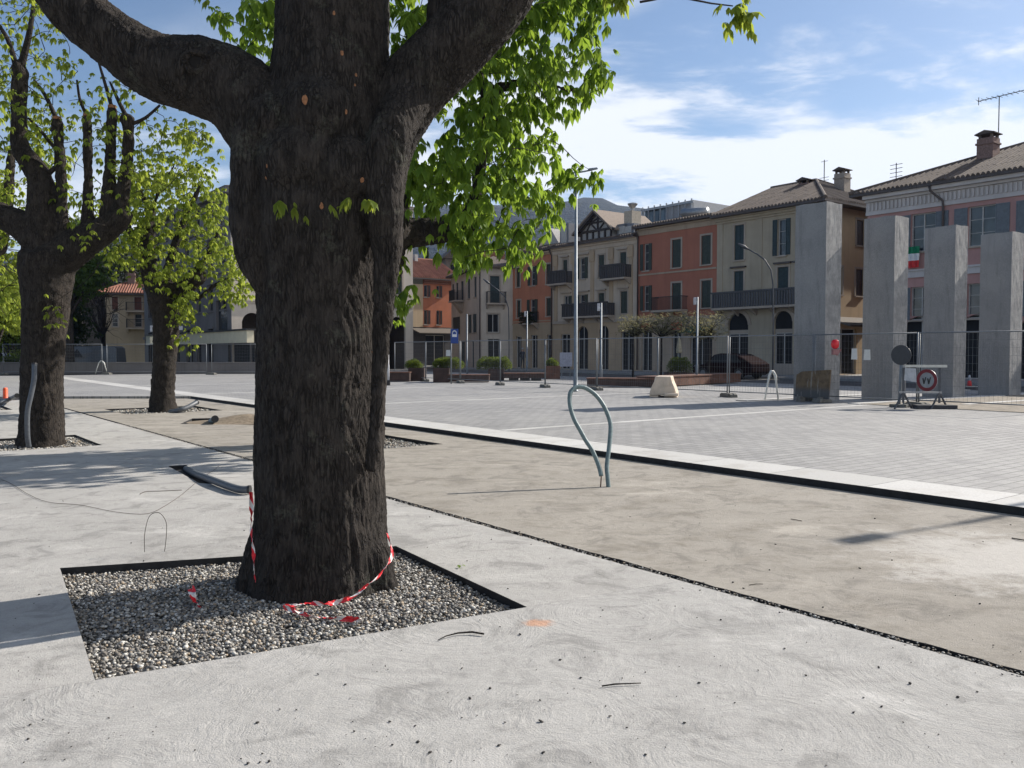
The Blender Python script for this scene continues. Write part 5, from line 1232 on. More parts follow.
# ---- cream house with red roof, far left
b = Bld('villa', 'small cream house with a red roof and brown shutter behind the bare tree', at(106, 352, 88), .3, z0=.1)
EV = b.loc(130, 294).z; xe = b.loc(152,300).x
V1_ = [b.rect(134.5,297,141.5,310), b.rect(135,314,142,327), b.rect(112,300,118,311), b.rect(112,316,118,328)]; z1=(V1_[0][2],V1_[0][3]); z2=(V1_[1][2],V1_[1][3])
V1_ = [(h[0],h[1],*(z1 if i%2==0 else z2)) for i,h in enumerate(V1_)]
b.wall(0, xe, -.1, EV, V1_, stucco('stucco_villa',(0.33,0.29,0.22),.4)); b.shell(0,xe,8,EV,stucco('stucco_villa',(0.33,0.29,0.22),.4))
for i,h in enumerate(V1_): b.window(h,'shut' if i%2==0 else 'glass',shut=plain('shutter_brown',(0.13,0.05,0.035),.7))
b.balcony(V1_[1][0]-.8,V1_[1][1]+.8,V1_[1][2]-.1,.9,.7); b.balcony(V1_[0][0]-.8,V1_[0][1]+.8,V1_[0][2]-.1,.9,.7)
rf = b.roof(0,xe,0,8,EV+.05,1.6,3,3,.6,M_tiler); b.chimney(2.2,3,EV+.5,EV+2.4,.7,roof=rf)
b = Bld('grey_house', 'dim grey house half hidden by the dark trees left of the cream house', at(62, 352, 92), .2, z0=.1)
EV = b.loc(80, 303).z; xe = b.loc(100,300).x
Wn = [(1.0+2.2*k, 2.0+2.2*k, z, z+1.5) for k in range(int((xe-1)/2.2)) for z in (1.2, 4.0)]
b.wall(0,xe,-.1,EV,Wn,stucco('stucco_dim',(0.10,0.095,0.085),.4)); b.shell(0,xe,8,EV,stucco('stucco_dim',(0.10,0.095,0.085),.4))
for h in Wn: b.window(h,'glass')
b.roof(0,xe,0,8,EV+.05,1.8,0,0,.5)
# ------------------------------------------------------------------ granite monoliths
def mat_gran():
    t = NT('granite_sawn'); v = t.coord(); sp_ = t.noise(v, 70, 3, .8); st_ = t.noise(t.coord((2.5,2.5,.35)), 2, 6, .65); b_ = t.noise(v, .9, 5, .6)
    c = t.mix(t.ramp(b_,.35,.65),(0.175,0.178,0.185),(0.235,0.237,0.24)); c = t.mix(t.ramp(sp_,.42,.6,0,.6),c,(0.36,0.36,0.355)); c = t.mix(t.ramp(sp_,.4,.3,0,.6),c,(0.09,0.09,0.09)); c = t.mix(t.ramp(st_,.5,.72,0,.5),c,(0.13,0.13,0.135))
    t.pbr(c,.8,t.bump(sp_,.3,.006)); return t.m
M_gran = mat_gran()
def mat_rough():
    t = NT('granite_split'); v = t.coord(); n = t.noise(v, 3, 8, .7); f = t.noise(v, 60, 4, .8); k = t.noise(t.coord((1,1,.4)), 8, 6, .7)
    c = t.mix(t.ramp(n,.35,.65),(0.19,0.19,0.193),(0.33,0.327,0.32)); c = t.mix(t.ramp(f,.35,.7,0,.5),c,(0.28,0.28,0.28)); c = t.mix(t.ramp(k,.5,.68,0,.5),c,(0.11,0.11,0.115))
    t.pbr(c,.9,t.bump(t.math('ADD',t.math('MULTIPLY',k,.6),f),.7,.02)); return t.m
M_rough = mat_rough()
for i, (x, y, h, lab) in enumerate(((9.30,25.95,5.93,'tallest-looking granite pillar, nearest, with a brown board leaning at its foot'),(11.62,26.55,5.62,'granite pillar second from the left, with paper notice beside its foot'),
        (14.2,27.95,5.55,'third granite pillar, behind the round no-access sign'),(16.75,29.2,5.5,'granite pillar farthest right, near the right edge'))):
    bm = bmesh.new(); bmesh.ops.create_cube(bm, size=1.0)
    bmesh.ops.scale(bm, vec=(1.0 if i else 1.05, .82 if i < 3 else .95, h), verts=bm.verts); bmesh.ops.translate(bm, vec=(0,0,h/2), verts=bm.verts)
    bmesh.ops.subdivide_edges(bm, edges=bm.edges, cuts=22, use_grid_fill=True)
    for v in bm.verts:
        p = v.co; q = Vector((p.x*1.4+i*9, p.y*1.4, p.z*0.9))
        if p.x > 0.49*(1.0 if i else 1.05): v.co.x += 0.006*noise.fractal(q*5.0, .8, 2, 5)
        else: v.co += Vector((1,1,0))*0.004*noise.noise(q)
        if p.z > h-.01: v.co.z += 0.03*noise.noise(q*1.5)
    me = bpy.data.meshes.new('granite_pillar'); bm.normal_update(); 
    for f in bm.faces: f.material_index = 1 if f.normal.x > .6 else 0
    bm.to_mesh(me); bm.free(); me.materials.append(M_gran); me.materials.append(M_rough)
    o = bpy.data.objects.new('granite_pillar', me); C.objects.link(o); o.location = (x, y, PZ-.01); o.rotation_euler = (0,0,ROWANG + (R(2.0)*math.sin(i*3)))
    tag(o, lab, 'pillar', 'row of granite pillars')
# ------------------------------------------------------------------ site fence
M_galv = plain('galvanised_steel', (0.17,0.185,0.20), .55, .2, var=.12, scale=20); M_wire = plain('fence_wire', (0.15,0.16,0.17), .6, .2)
M_galvd = plain('dull_steel',(0.07,0.075,0.085),.6)
M_block = plain('concrete_block', (0.15,0.145,0.13), .9, var=.3, scale=12)
def make_panel(L=3.13, H=2.0):
    o = empty('fence_panel'); f = MB()
    f.tube([(0.03,0,.02),(0.03,0,H)],.021,8); f.tube([(L-.03,0,.02),(L-.03,0,H)],.021,8); f.tube([(0.03,0,H-.02),(L-.03,0,H-.02)],.019,8); f.tube([(0.03,0,.18),(L-.03,0,.18)],.016,8)
    f.build('frame', M_galv, o, True)
    w = MB(); n = int(L/.105)
    for k in range(1, n): x = .03+(L-.06)*k/n; w.box(x-.0017,x+.0017,-.0017,.0017,.18,H-.03)
    for k in range(1, 9): z = .18+(H-.2)*k/9; w.box(.04,L-.04,-.0045,-.0018,z-.002,z+.002)
    w.build('mesh', M_wire, o)
    b = MB(); b.prism([(-.36,0),(.36,0),(.34,.09),(.24,.13),(-.24,.13),(-.34,.09)],'x',-.13,.13); q = b.build('foot', M_block, o, rot=(0,0,R(68)), bevel=.01)
    return o
fence_o = G(545,387.5,PZ); fa = fence_o.dot(N1); fb = fence_o.dot(D1)
pan = make_panel(); first = True; lastb = None
FL = [('leaning against the blue sign post','')]
places = []
for k in range(-6, 4):
    b0 = fb + k*3.13
    places.append((AB(fa, b0+3.13, PZ), math.atan2(-D1.y, -D1.x)+random.uniform(-.012,.012)))
for k in range(1, 6):
    places.append((Vector((-12.6-3.45*(k+1), 55.0+.12*k, PZ)), 0.0))
lm = {7:'grey wire fence panel just right of the tall double-headed lamp post', 6:'grey wire fence panel directly behind the pale plastic barrier', 5:'fence panel just left of the nearest granite pillar, beside the white bent tube',
      4:'fence panel in front of the nearest granite pillar, carrying the red warning lamp', 3:'fence panel behind the round no-access sign, in front of the second pillar', 8:'fence panel just left of the tall double-headed lamp post', 9:'fence panel in front of the long steel bench and bright hedge',10:'fence panel right of the blue parking sign',11:'fence panel left of the blue parking sign',2:'fence panel at the right edge in front of the third pillar'}
LAB = ['wire fence panel at the right edge in front of the third and fourth pillars','wire fence panel behind the round red-ringed sign, before the second pillar','fence panel in front of the nearest granite pillar, carrying the red warning lamp',
 'fence panel just left of the nearest granite pillar, behind the white bent tube','fence panel above the brown half of the long steel bench','fence panel right behind the pale plastic barrier','fence panel whose left post stands just left of the tall double-headed lamp',
 'fence panel in front of the small bush in the reddish-brown planter','fence panel just right of the blue parking sign','fence panel between the big trunk and the blue parking sign',
 'left fence panel directly beside the big chestnut trunk','left fence panel in front of the right half of the cream pavilion fascia','left fence panel behind the smaller chestnut trunk','left fence panel between the two left trunks, before the white A-shaped tube','fence panel behind the leftmost chestnut trunk at the left edge']
for i, (p, a) in enumerate(places):
    o = pan if first else copy_tree(pan); first = False
    o.location = p; o.rotation_euler = (0,0,a); tag(o, LAB[i], 'fence panel', 'temporary wire fence panels around the building site')
# ------------------------------------------------------------------ poles and lamps
M_pole = plain('lamp_steel', (0.16,0.19,0.22), .5, .2); M_lampw = plain('lamp_white', (0.42,0.43,0.46), .5)
p = G(575.5,391.5,PZ); top = at(573,172,p.y).z
o = empty('street_lamp', p, 0, 'tall grey double-headed street lamp standing behind the bent conduit hoop', 'street lamp'); h = top-PZ
mb = MB(); mb.lathe([(.13,0),(.13,.02),(.085,.03),(.085,.5),(.075,.52),(.045,h)],n=14); mb.build('pole', M_pole, o, True)
mb = MB(); mb.tube([(-.6,0,h+.08),(-.35,0,h),(0,0,h-.03),(.3,0,h+.02),(.6,0,h+.08)],.03,8); mb.build('arm', M_pole, o, True)
for sx in (-1,1):
    mb = MB(); mb.prism([(-.2,0),(.2,.01),(.17,.06),(-.13,.07)],'y',-.08,.08); mb.build('lamp_head', M_pole, o, loc=(sx*.6,0,h+.07), rot=(0,-sx*.15,0))
def slim(px, ytop, Y, lab, head=True, ybase=None, white=False):
    p = at(px, 352, Y); p.z = PZ; h = at(px, ytop, Y).z-PZ
    o = empty('slim_lamp_post', p, 0, lab, 'lamp post', 'slim lamp posts around the square')
    mb = MB(); mb.lathe([(.06,0),(.06,.9),(.045,.92),(.04,h)],n=10); mb.build('pole', M_lampw if white else M_pole, o, True)
    if head: mb = MB(); mb.box(-.17,-.05,-.06,.06,h-.34,h-.02); mb.box(-.05,.02,-.03,.03,h-.25,h-.18); mb.build('lamp_head', M_lampw, o, bevel=.01)
    if white: mb = MB(); mb.lathe([(.09,0),(.09,.22),(.065,.23)],n=10); mb.build('base', M_iron, o)
slim(388,322,37.5,'pale thin pole with a black base beside the right edge of the big trunk', False, white=True)
slim(601,303,36.5,'slim grey lamp post with small box head right of the double-headed lamp')
slim(527,311,52,'slim lamp post with small box head in front of the narrow orange-red house')
slim(697,297,38,'slim lamp post with small box head above the pleached trees, before the brick-red house')
slim(467,314,55,'slim plain lamp post between the two low hedges, before the white corner house', False)
def curved(px, Y, pts, lab, headpx):
    p = at(px, 352, Y); p.z = 0.1; o = empty('curved_street_lamp', p, 0, lab, 'street lamp')
    Q = [at(a, b, Y)-p for a, b in pts]; mb = MB(); mb.tube([Vector((0,0,0)), Vector((0,0,Q[-1].z*.6))]+[Vector((q.x,0,q.z)) for q in reversed(Q)], .04, 8); mb.build('pole', M_galvd, o, True)
    a, b = Q[0], Q[1]; mb = MB(); d = (a-b).normalized(); mb.tube([a, a+d*.25, a+d*.65], [.05,.10,.04], 8); mb.build('lamp_head', M_galvd, o, True)
curved(773,48,[(748,249),(757,254),(765,260),(771,270),(773,285)],'curved-arm street lamp in front of the cream corner house',0)
curved(509,66,[(490,284),(498,290),(505,297),(508.5,308)],'curved-arm street lamp before the white corner house',0)
# lamp out of frame whose shadow crosses the beige concrete at the right
tip = G(872,537); h = 7.5; L_ = h/math.tan(SUN_EL); q = tip + SUNV*L_
o = empty('street_lamp', Vector((q.x+1.1,q.y+.6,PZ)), 0, 'street lamp just outside the right edge that casts the lamp shadow on the concrete', 'street lamp')
mb = MB(); mb.lathe([(.09,0),(.05,h)],n=10); mb.build('pole', M_pole, o, True)
mb = MB(); mb.bar((0,0,h-.02),(-1.1,-.6,h+.0),.05); mb.build('arm', M_pole, o)
mb = MB(); mb.obox((-1.1,-.6,0), SUNV, Vector((-SUNV.y,SUNV.x,0)), .24, .11, h-.04, h+.04); mb.build('lamp_head', M_pole, o)
# parking sign
p = G(451,384,PZ); p.y += .15; o = empty('parking_sign', p, 0, 'blue and white parking sign on a grey post beside the low hedge', 'road sign')
zt = at(455,329,p.y).z-PZ; zb_ = at(455,343.5,p.y).z-PZ; mb = MB(); mb.lathe([(.03,0),(.03,zt-.05)],n=8); mb.build('post', M_galv, o, True)
w_ = 7.6/850*p.y/2; zm = (zt*.45+zb_*.55)
mb = MB(); mb.box(-w_+.16,w_+.16,-.06,-.035,zb_,zt); mb.build('blue_panel', plain('sign_blue',(0.01,0.045,0.22),.4), o, bevel=.02)
mb = MB(); pts = [(-w_*.62,zm),(w_*.62,zm),(w_*.62,zt-.16)]+[(w_*.62*math.cos(a),zt-.2+.14*math.sin(a)) for a in np.linspace(.2,2.94,8)]+[(-w_*.62,zt-.16)]; mb.prism(pts,'y',-.068,-.062); mb.build('white_field', plain('sign_white',(0.6,0.62,0.65),.4), o, loc=(.16,0,0))
mb = MB(); zc = (zm+zt)/2; mb.prism([(-.08,zc-.06),(.08,zc-.06),(.08,zc),(.04,zc+.07),(-.04,zc+.07),(-.08,zc)],'y',-.075,-.07); mb.build('car_symbol', MATS['sign_blue'], o, loc=(.16,0,0))
# white placard on a stand
p = at(566,352,50); p.z = PZ; o = empty('placard_board', p, .15, 'pale grey square board on legs behind the small bush in the brown planter', 'board')
mb = MB(); z0_, z1_ = at(566,366.5,50).z-PZ, at(566,352.5,50).z-PZ; mb.box(-.37,.37,-.02,.02,z0_,z1_); mb.build('board', plain('board_grey',(0.34,0.35,0.42),.6), o)
mb = MB(); mb.bar((-.25,0,0),(-.25,0,z0_),.05); mb.build('leg', M_galv, o); mb = MB(); mb.bar((.25,0,0),(.25,0,z0_),.05); mb.build('leg', M_galv, o)
# small notices and warning lamp on the fence
def fence_at(px, py, off=-.06):
    k = (px-512)/850; o_ = Vector((0,0,CAMH)); d = ray(px,py); t = (fa+off - o_.dot(N1))/d.dot(N1); return o_ + d*t
M_paper = plain('paper', (0.66,0.66,0.63), .8, var=.05)
for (a, b_, c_, d_, lab) in ((851,348.5,857.5,359.5,'white paper notice on the fence left of the second pillar'),(863.5,349.5,870.5,360,'white paper notice on the fence overlapping the second pillar edge'),(446,350,450.5,356,'small white notice on the fence left of the blue parking sign')):
    P0 = fence_at(a, c_ if False else d_); P1 = fence_at(c_, b_); mb = MB(); w_ = (Vector((P1.x,P1.y,0))-Vector((P0.x,P0.y,0))).length
    mb.add([(0,0,0),(w_,0,0),(w_*.97,-.01,P1.z-P0.z),(.02,0,P1.z-P0.z),(0,.004,0),(w_,.004,0),(w_*.97,-.006,P1.z-P0.z),(.02,.004,P1.z-P0.z)],[(0,1,2,3),(7,6,5,4),(0,4,5,1),(1,5,6,2),(2,6,7,3),(3,7,4,0)])
    tag(mb.build('paper_notice', M_paper, None, loc=P0, rot=(0,0,ROWANG)), lab, 'notice', 'paper notices tied to the fence')
p = fence_at(835,352,-.12); o = empty('warning_lamp', p, 0, 'red warning lamp hung on the fence at the edge of the nearest pillar', 'warning lamp')
mb = MB(); mb.lathe([(.04,.09),(.10,.14),(.115,.22),(.10,.32),(.05,.36)],n=14); mb.build('lens', plain('lamp_red',(0.75,0.02,0.03),.25), o, True)
mb = MB(); mb.box(-.09,.09,-.06,.06,-.08,.088); mb.bar((.03,-.03,-.1),(.16,-.03,.08),.05); mb.build('battery_case', plain('lamp_case',(0.28,0.13,0.13),.6), o, bevel=.015)
# weathered board leaning at the first pillar
p0 = G(795,403,PZ); mb = MB(); p = fence_at(795, 402, -.3); o = empty('leaning_board', Vector((p.x,p.y,PZ)), ROWANG, 'brown weathered board streaked with white, leaning at the foot of the nearest pillar', 'board')
h = at(810,368,p.y).z-PZ; w_ = 1.12
def mat_board():
    t = NT('weathered_board'); v = t.coord(); s_ = t.noise(t.coord((1,1,.12)), 16, 4, .6); n = t.noise(v, 5, 6, .7); z = t.n('ShaderNodeSeparateXYZ'); t.l(v, z.inputs[0])
    c = t.mix(t.ramp(n,.35,.65),(0.10,0.068,0.038),(0.17,0.12,0.07)); c = t.mix(t.ramp(z.outputs[2],.28,.5,1,0),c,(0.085,0.085,0.085)); c = t.mix(t.math('MULTIPLY',t.ramp(s_,.58,.66),.6),c,(0.3,0.29,0.27)); t.pbr(c,.8,t.bump(n,.4,.01)); return t.m
mb.prism([(0,.14),(w_,.1),(w_,h-.03),(w_*.15,h-.1),(0,h-.2)],'y',-.02,.02); mb.build('panel', mat_board(), o, rot=(-.1,0,0))
for x in (.12,.8): mb = MB(); mb.prism([(x,0),(x+.16,0),(x+.14,.16),(x+.02,.16)],'y',-.12,.12); mb.build('foot', M_block, o)
mb = MB(); mb.prism([(-.2,0),(.36,0),(.3,.1),(-.15,.12)],'y',-.15,.15); tag(mb.build('concrete_foot', M_block, None, loc=fence_at(820,405,-.35)*1.0 - Vector((0,0,fence_at(820,405,-.35).z-PZ)), rot=(0,0,.5), bevel=.02), 'rough concrete foot block on the paving beside the brown leaning board', 'block')
# white bent tubes standing as an upside-down V
def vee(px0, px1, pyt, pyb, Y, lab):
    b_ = at((px0+px1)/2, 352, Y); b_.z = PZ; w_ = (px1-px0)/850*Y/2; h = at(0, pyt, Y).z-PZ
    mb = MB(); mb.tube([(-w_,0,0),(-w_*.72,0,h*.45),(-w_*.4,0,h*.85),(-w_*.1,.02,h),(w_*.12,.02,h),(w_*.5,0,h*.84),(w_*.62,0,h*.6),(w_,0.02,0)],[.025,.025,.035,.04,.04,.045,.028,.025],8)
    tag(mb.build('bent_white_tube', plain('white_plastic',(0.62,0.62,0.58),.5), None, True, loc=b_), lab, 'tube', 'upside-down V tubes standing on the paving')
vee(765.5,779,371,400.5,fence_at(772,400,-.3).y,'white tube bent in an upside-down V left of the brown leaning board'); vee(95,107,361,376.5,57,'white tube bent in an upside-down V behind the left fence')
# pale plastic barrier
p = G(663,397.5,PZ); s_ = p.y/850
o = empty('traffic_barrier', p, R(-14), 'pale beige plastic traffic barrier seen end-on, wide at its foot, on the paving', 'barrier')
M_bar = plain('barrier_plastic', (0.60,0.50,0.40), .55, var=.12, scale=4)
mb = MB(); h = 21*s_; a = 13.5*s_; c_ = 8*s_
pr = [(-a,.07),(-a*.98,h*.22),(-a*.86,h*.5),(-c_*1.12,h*.75),(-c_,h),(c_*.95,h),(c_*1.1,h*.75),(a*.82,h*.5),(a*.97,h*.22),(a,.07)]
mb.prism(pr,'y',0,1.3); mb.build('body', M_bar, o, bevel=.025)
mb = MB(); mb.box(-a,-a*.35,.05,1.25,0,.068); mb.build('foot', M_bar, o); mb = MB(); mb.box(a*.1,a,.05,1.25,0,.068); mb.build('foot', M_bar, o)
mb = MB(); mb.box(a*.12,a*1.12,-.16,-.004,.06,.15); mb.build('connector_lug', M_bar, o, bevel=.02); mb = MB(); mb.box(c_*.1,c_*.7,-.03,-.003,h*.55,h*.85); mb.build('recess_rib', M_bar, o, bevel=.01)
# ------------------------------------------------------------------ no-access barrier and sign back
q = at(925,352,22.3); o = empty('road_barrier', Vector((at(896,352,22.1).x,22.1,PZ)), R(-6), 'low grey trestle barrier with pale top rail between the second and third pillars', 'barrier')
w_ = 48/850*22.1; zt = at(0,366,22.1).z-PZ; zl = at(0,392,22.1).z-PZ
mb = MB(); mb.box(.22,w_+.02,-.03,.03,zt-.035,zt+.03); mb.build('top_rail', plain('pale_rail',(0.5,0.5,0.46),.6), o)
mb = MB(); mb.box(.1,w_-.1,-.025,.025,zl-.03,zl+.02); mb.build('lower_rail', plain('lower_rail',(0.33,0.33,0.33),.6), o)
for x in (.2, w_-.15):
    mb = MB(); mb.bar((x,0,zt-.04),(x,0,.15),.045); mb.bar((x,0,zl),(x-.28,-.2,0),.035); mb.bar((x,0,zl),(x+.28,.2,0),.035); mb.build('trestle_leg', M_galvd, o)
mb = MB(); mb.box(.5,w_+.25,-.15,.2,0,.1); mb.build('base_block', plain('dark_rubber',(0.05,0.05,0.055),.8), o, bevel=.01)
mb = MB(); mb.add([(.22,-.04,zt-.05),(.49,-.045,zt-.06),(.5,-.06,zt-.42),(.36,-.09,zt-.40),(.2,-.05,zt-.37),(.22,-.03,zt-.05),(.49,-.034,zt-.06),(.5,-.05,zt-.42),(.36,-.08,zt-.40),(.2,-.04,zt-.37)],[(0,1,2,3,4),(9,8,7,6,5)]); mb.build('plastic_sheet', plain('pale_sheet',(0.38,0.40,0.43),.5), o)
cx_ = (925-896)/850*22.1; cz = at(0,380,22.1).z-PZ; sg = empty('road_sign', o.matrix_basis @ Vector((cx_,-.07,cz)), R(-58), 'round red-ringed traffic sign with two dark symbols, hung on the low barrier', 'road sign')
def disc(r0, r1, y0, y1, n=28):
    m = MB(); 
    if r0 == 0: m.prism([(r1*math.cos(2*math.pi*k/n), r1*math.sin(2*math.pi*k/n)) for k in range(n)],'y',y0,y1)
    else:
        for k in range(n):
            a, b_ = 2*math.pi*k/n, 2*math.pi*(k+1)/n; m.prism([(r0*math.cos(a),r0*math.sin(a)),(r1*math.cos(a),r1*math.sin(a)),(r1*math.cos(b_),r1*math.sin(b_)),(r0*math.cos(b_),r0*math.sin(b_))],'y',y0,y1)
    return m
disc(0,.285,0,.02).build('plate', plain('sign_face',(0.26,0.28,0.30),.5), sg); disc(.2,.285,-.006,-.001).build('red_ring', plain('sign_red',(0.16,0.012,0.02),.5), sg)
for sx in (-.07,.06):
    m = MB(); m.prism([(sx-.05,.05),(sx-.02,.05),(sx,-.03),(sx+.03,.08),(sx+.055,.08),(sx+.01,-.1),(sx-.02,-.1)],'y',-.008,-.003); m.build('symbol', M_iron, sg)
p = at(901,352,22.6); o = empty('road_sign', Vector((p.x,p.y,PZ)), R(-48), 'back of a dark round traffic sign on a leaning post beside the low barrier', 'road sign')
zc = at(0,355,22.6).z-PZ; r_ = 10/850*22.6
m = disc(0,r_,0,.02); m.v = [(v[0],v[1],v[2]+zc) for v in m.v]; m.build('disc', plain('sign_back',(0.04,0.043,0.05),.5), o)
m = MB(); m.tube([(-.05,.05,0),(0,.05,zc+r_*.6)],.035,8); m.build('post', M_pole, o, True); m = MB(); m.bar((0,.06,zc+.1),(.08,.04,0),.03); m.build('brace', M_pole, o)
m = MB(); m.box(-.25,.2,-.1,.25,0,.08); m.build('base', M_block, o, bevel=.01)
# red and white cone behind
p = at(970,352,36); p.z = PZ; z0_ = at(0,391,36).z-PZ
o = empty('cone_stand', Vector((p.x,p.y,PZ)), 0, 'pale low slab standing between the third and fourth pillars', 'slab')
mb = MB(); mb.box(-.32,.32,-.2,.2,0,.035+max(0,z0_)); mb.build('slab_top', M_kerb, o)
o2 = empty('traffic_cone', Vector((p.x+.0,p.y,PZ+.037+max(0,z0_))), 0, 'small red and white cone between the third and fourth pillars', 'cone')
mb = MB(); mb.lathe([(.1,0),(.07,.22)],n=14); mb.build('red_base', plain('cone_red',(0.6,0.03,0.03),.5), o2, True); mb = MB(); mb.lathe([(.068,.222),(.03,.46)],n=14); mb.build('white_top', M_lampw, o2, True)
# ------------------------------------------------------------------ planters, benches, hedges
M_cor = plain('corten_steel', (0.055,0.032,0.026), .8, var=.35, scale=3); M_corr = plain('corten_bright', (0.12,0.055,0.035), .8, var=.3, scale=3)
M_hedge = mat_leaf('hedge_leaf', (0.055,0.085,0.012), (0.12,0.16,0.02), (0.22,0.28,0.04))
def planter(px0, px1, pyt, pyb, Y, lab, hedge=None, hl=None, bright=False, dep=1.2):
    P = at(px0, 352, Y); w_ = (px1-px0)/850*Y; h = at(0,pyt,Y).z-PZ
    o = empty('steel_planter', Vector((P.x,P.y,PZ)), 0, lab, 'planter', 'rusty steel planters along the square')
    mb = MB(); t = .05
    for q in ((0,w_,0,t),(0,w_,dep-t,dep),(0,t,t,dep-t),(w_-t,w_,t,dep-t)): mb.box(q[0],q[1],q[2],q[3],0,h)
    mb.build('box', M_corr if bright else M_cor, o); mb = MB(); mb.box(t+.002,w_-t-.002,t+.002,dep-t-.002,.02,h-.06); mb.build('soil', M_dark, o)
    if hedge:
        hx0, hx1, hyt = hedge; xa = at(hx0,352,Y).x; xb = at(hx1,352,Y).x; ht = at(0,hyt,Y).z-PZ
        g = empty('hedge', Vector((xa,P.y,PZ+h-.05)), 0, hl, 'hedge', 'clipped hedges in the steel planters'); W_ = xb-xa; Hh = ht-h+.05
        L = []
        for _ in range(int(2600*min(2.2, W_))):
            x = random.uniform(0,W_); y = random.uniform(.05,dep-.05); z = Hh*random.random()**.6; e = min(x, W_-x)/.5
            if z > Hh*min(1,.45+.75*e**.7)*(0.9+.25*noise.noise((x*3,y*3,0))): continue
            L.append((x,y,z))
        V, F = sprays(L,.075,(-1.2,.3),3,7,.7,.6); npmesh('foliage', V, F, M_hedge, g)
        m = MB()
        for _ in range(14): x = random.uniform(.1,W_-.1); m.tube([(x,dep/2,0),(x+random.uniform(-.1,.1),dep/2+random.uniform(-.3,.3),Hh*.8)],.012,4)
        m.build('stems', M_bark2, g)
    return o
planter(408,424,368,379,43,'dark planter holding a small round bush left of the bright gap in the paving',(404,421,359),'small green bush left of the bright gap behind the fence')
planter(433,448,368,381,41,'dark square planter at the left end of the dark bench, behind the parking sign',(432,463,357),'low yellow-green hedge behind the blue parking sign')
planter(488,504,369,380,44,'brown square planter at the right end of the dark bench',(476,512,356.5),'longer yellow-green hedge in front of the white corner house')
planter(545,560,366,379,46,'reddish-brown square planter with a small bush, beside the pale board',(546,559,357.5),'small bush beside the pale grey board',True)
planter(668,694,372.5,378,42,'low planter holding the bright hedge behind the long steel bench',(670,694,356.5),'bright green hedge behind the long steel bench under the pleached trees')
def bench(px0, px1, pyt, pyb, Y, lab, feet=False, mat=None, py2=None, Y2=None, dep=.9):
    A = at(px0,352,Y); B = at(px1,352,Y2 or Y); h = at(0,pyt,Y).z-PZ; d = (B-A).normalized(); n = Vector((-d.y,d.x,0)); L = (Vector((B.x-A.x,B.y-A.y,0))).length
    o = empty('steel_bench', Vector((A.x,A.y,PZ)), math.atan2(d.y,d.x), lab, 'bench', 'long rusty steel benches on the square'); zb = .13 if feet else .04
    mb = MB(); mb.box(0,L,0,dep,zb,h-.05); mb.build('base', mat or M_cor, o); mb = MB(); mb.box(-.03,L+.03,-.03,dep+.03,h-.048,h); mb.build('seat', mat or M_corr, o)
    if feet:
        for k in range(3): m = MB(); x = .25+(L-1)*k/2; m.box(x,x+.5,.1,dep-.1,0,zb-.003); m.build('foot', M_iron, o)
    return o
bench(382,409,372,380,42,'dark low bench left end beside the pale thin pole'); bench(448,489,374.5,382,41,'dark low bench between the two square planters')
bench(504,546,373,379,43.5,'dark bench raised on three block feet in front of the narrow red house', True)
bench(587,655,378,388,35.5,'long dark steel bench left of the pale plastic barrier',Y2=35.0); bench(655.5,741,376.5,386,35.0,'long brown steel bench right of the pale plastic barrier',mat=M_corr,Y2=40.5)
# ------------------------------------------------------------------ pleached young trees in front of the terrace
for i, (px, Y, x0, x1, yt, yb) in enumerate(((633,47,618,662,315,331),(661,46.5,640,690,313,332),(709,45,676,726,311,334))):
    b_ = at(px,352,Y); b_.z = PZ; o = empty('young_tree', b_, 0, ['young flat-topped tree with sparse olive leaves, leftmost of three','young flat-topped tree with sparse olive leaves, middle of three','young flat-topped tree with sparse olive leaves before the cream corner house'][i], 'tree', 'young flat-topped trees in front of the terrace')
    zt = at(0,yt,Y).z-PZ; zb = at(0,yb,Y).z-PZ; mb = MB(); mb.tube([(0,0,0),(.03,0,zb*.6),(0,0,zb+.2)],[.07,.055,.05],7); rr = random.Random(i); xa = at(x0,352,Y).x-b_.x; xb = at(x1,352,Y).x-b_.x; L = []
    for _ in range(26):
        e = Vector((rr.uniform(xa,xb), rr.uniform(-.9,.9), rr.uniform(zb,zt))); pts = twig_to(mb,(0,0,zb*.9),e,.025,.006,rr)
        for q in pts[1:]:
            for _ in range(7): L.append(tuple(q+Vector((rr.gauss(0,.16),rr.gauss(0,.16),rr.gauss(0,.1)))))
    for _ in range(420): L.append((rr.uniform(xa,xb), rr.uniform(-1,1), rr.uniform(zb,zt)))
    mb.build('trunk', M_bark2, o, True); V, F = sprays(L,.10,(-.3,1.3),3,i,.6,.5); npmesh('crown', V, F, M_leafo, o)
# closed cream parasol
p = at(679,352,48); p.z = .02; o = empty('closed_parasol', p, 0, 'folded cream parasol in front of the brick-red house', 'parasol'); z1_ = at(0,339,48).z; z0_ = at(0,353.5,48).z
mb = MB(); mb.lathe([(.02,z1_+.15),(.07,z1_),(.12,z1_-.3),(.17,z0_+.1),(.15,z0_)],n=12); mb.build('canopy', plain('cream_canvas',(0.42,0.38,0.28),.9), o, True); mb = MB(); mb.tube([(0,0,0),(0,0,z0_+.1)],.03,8); mb.build('pole', M_pole, o)
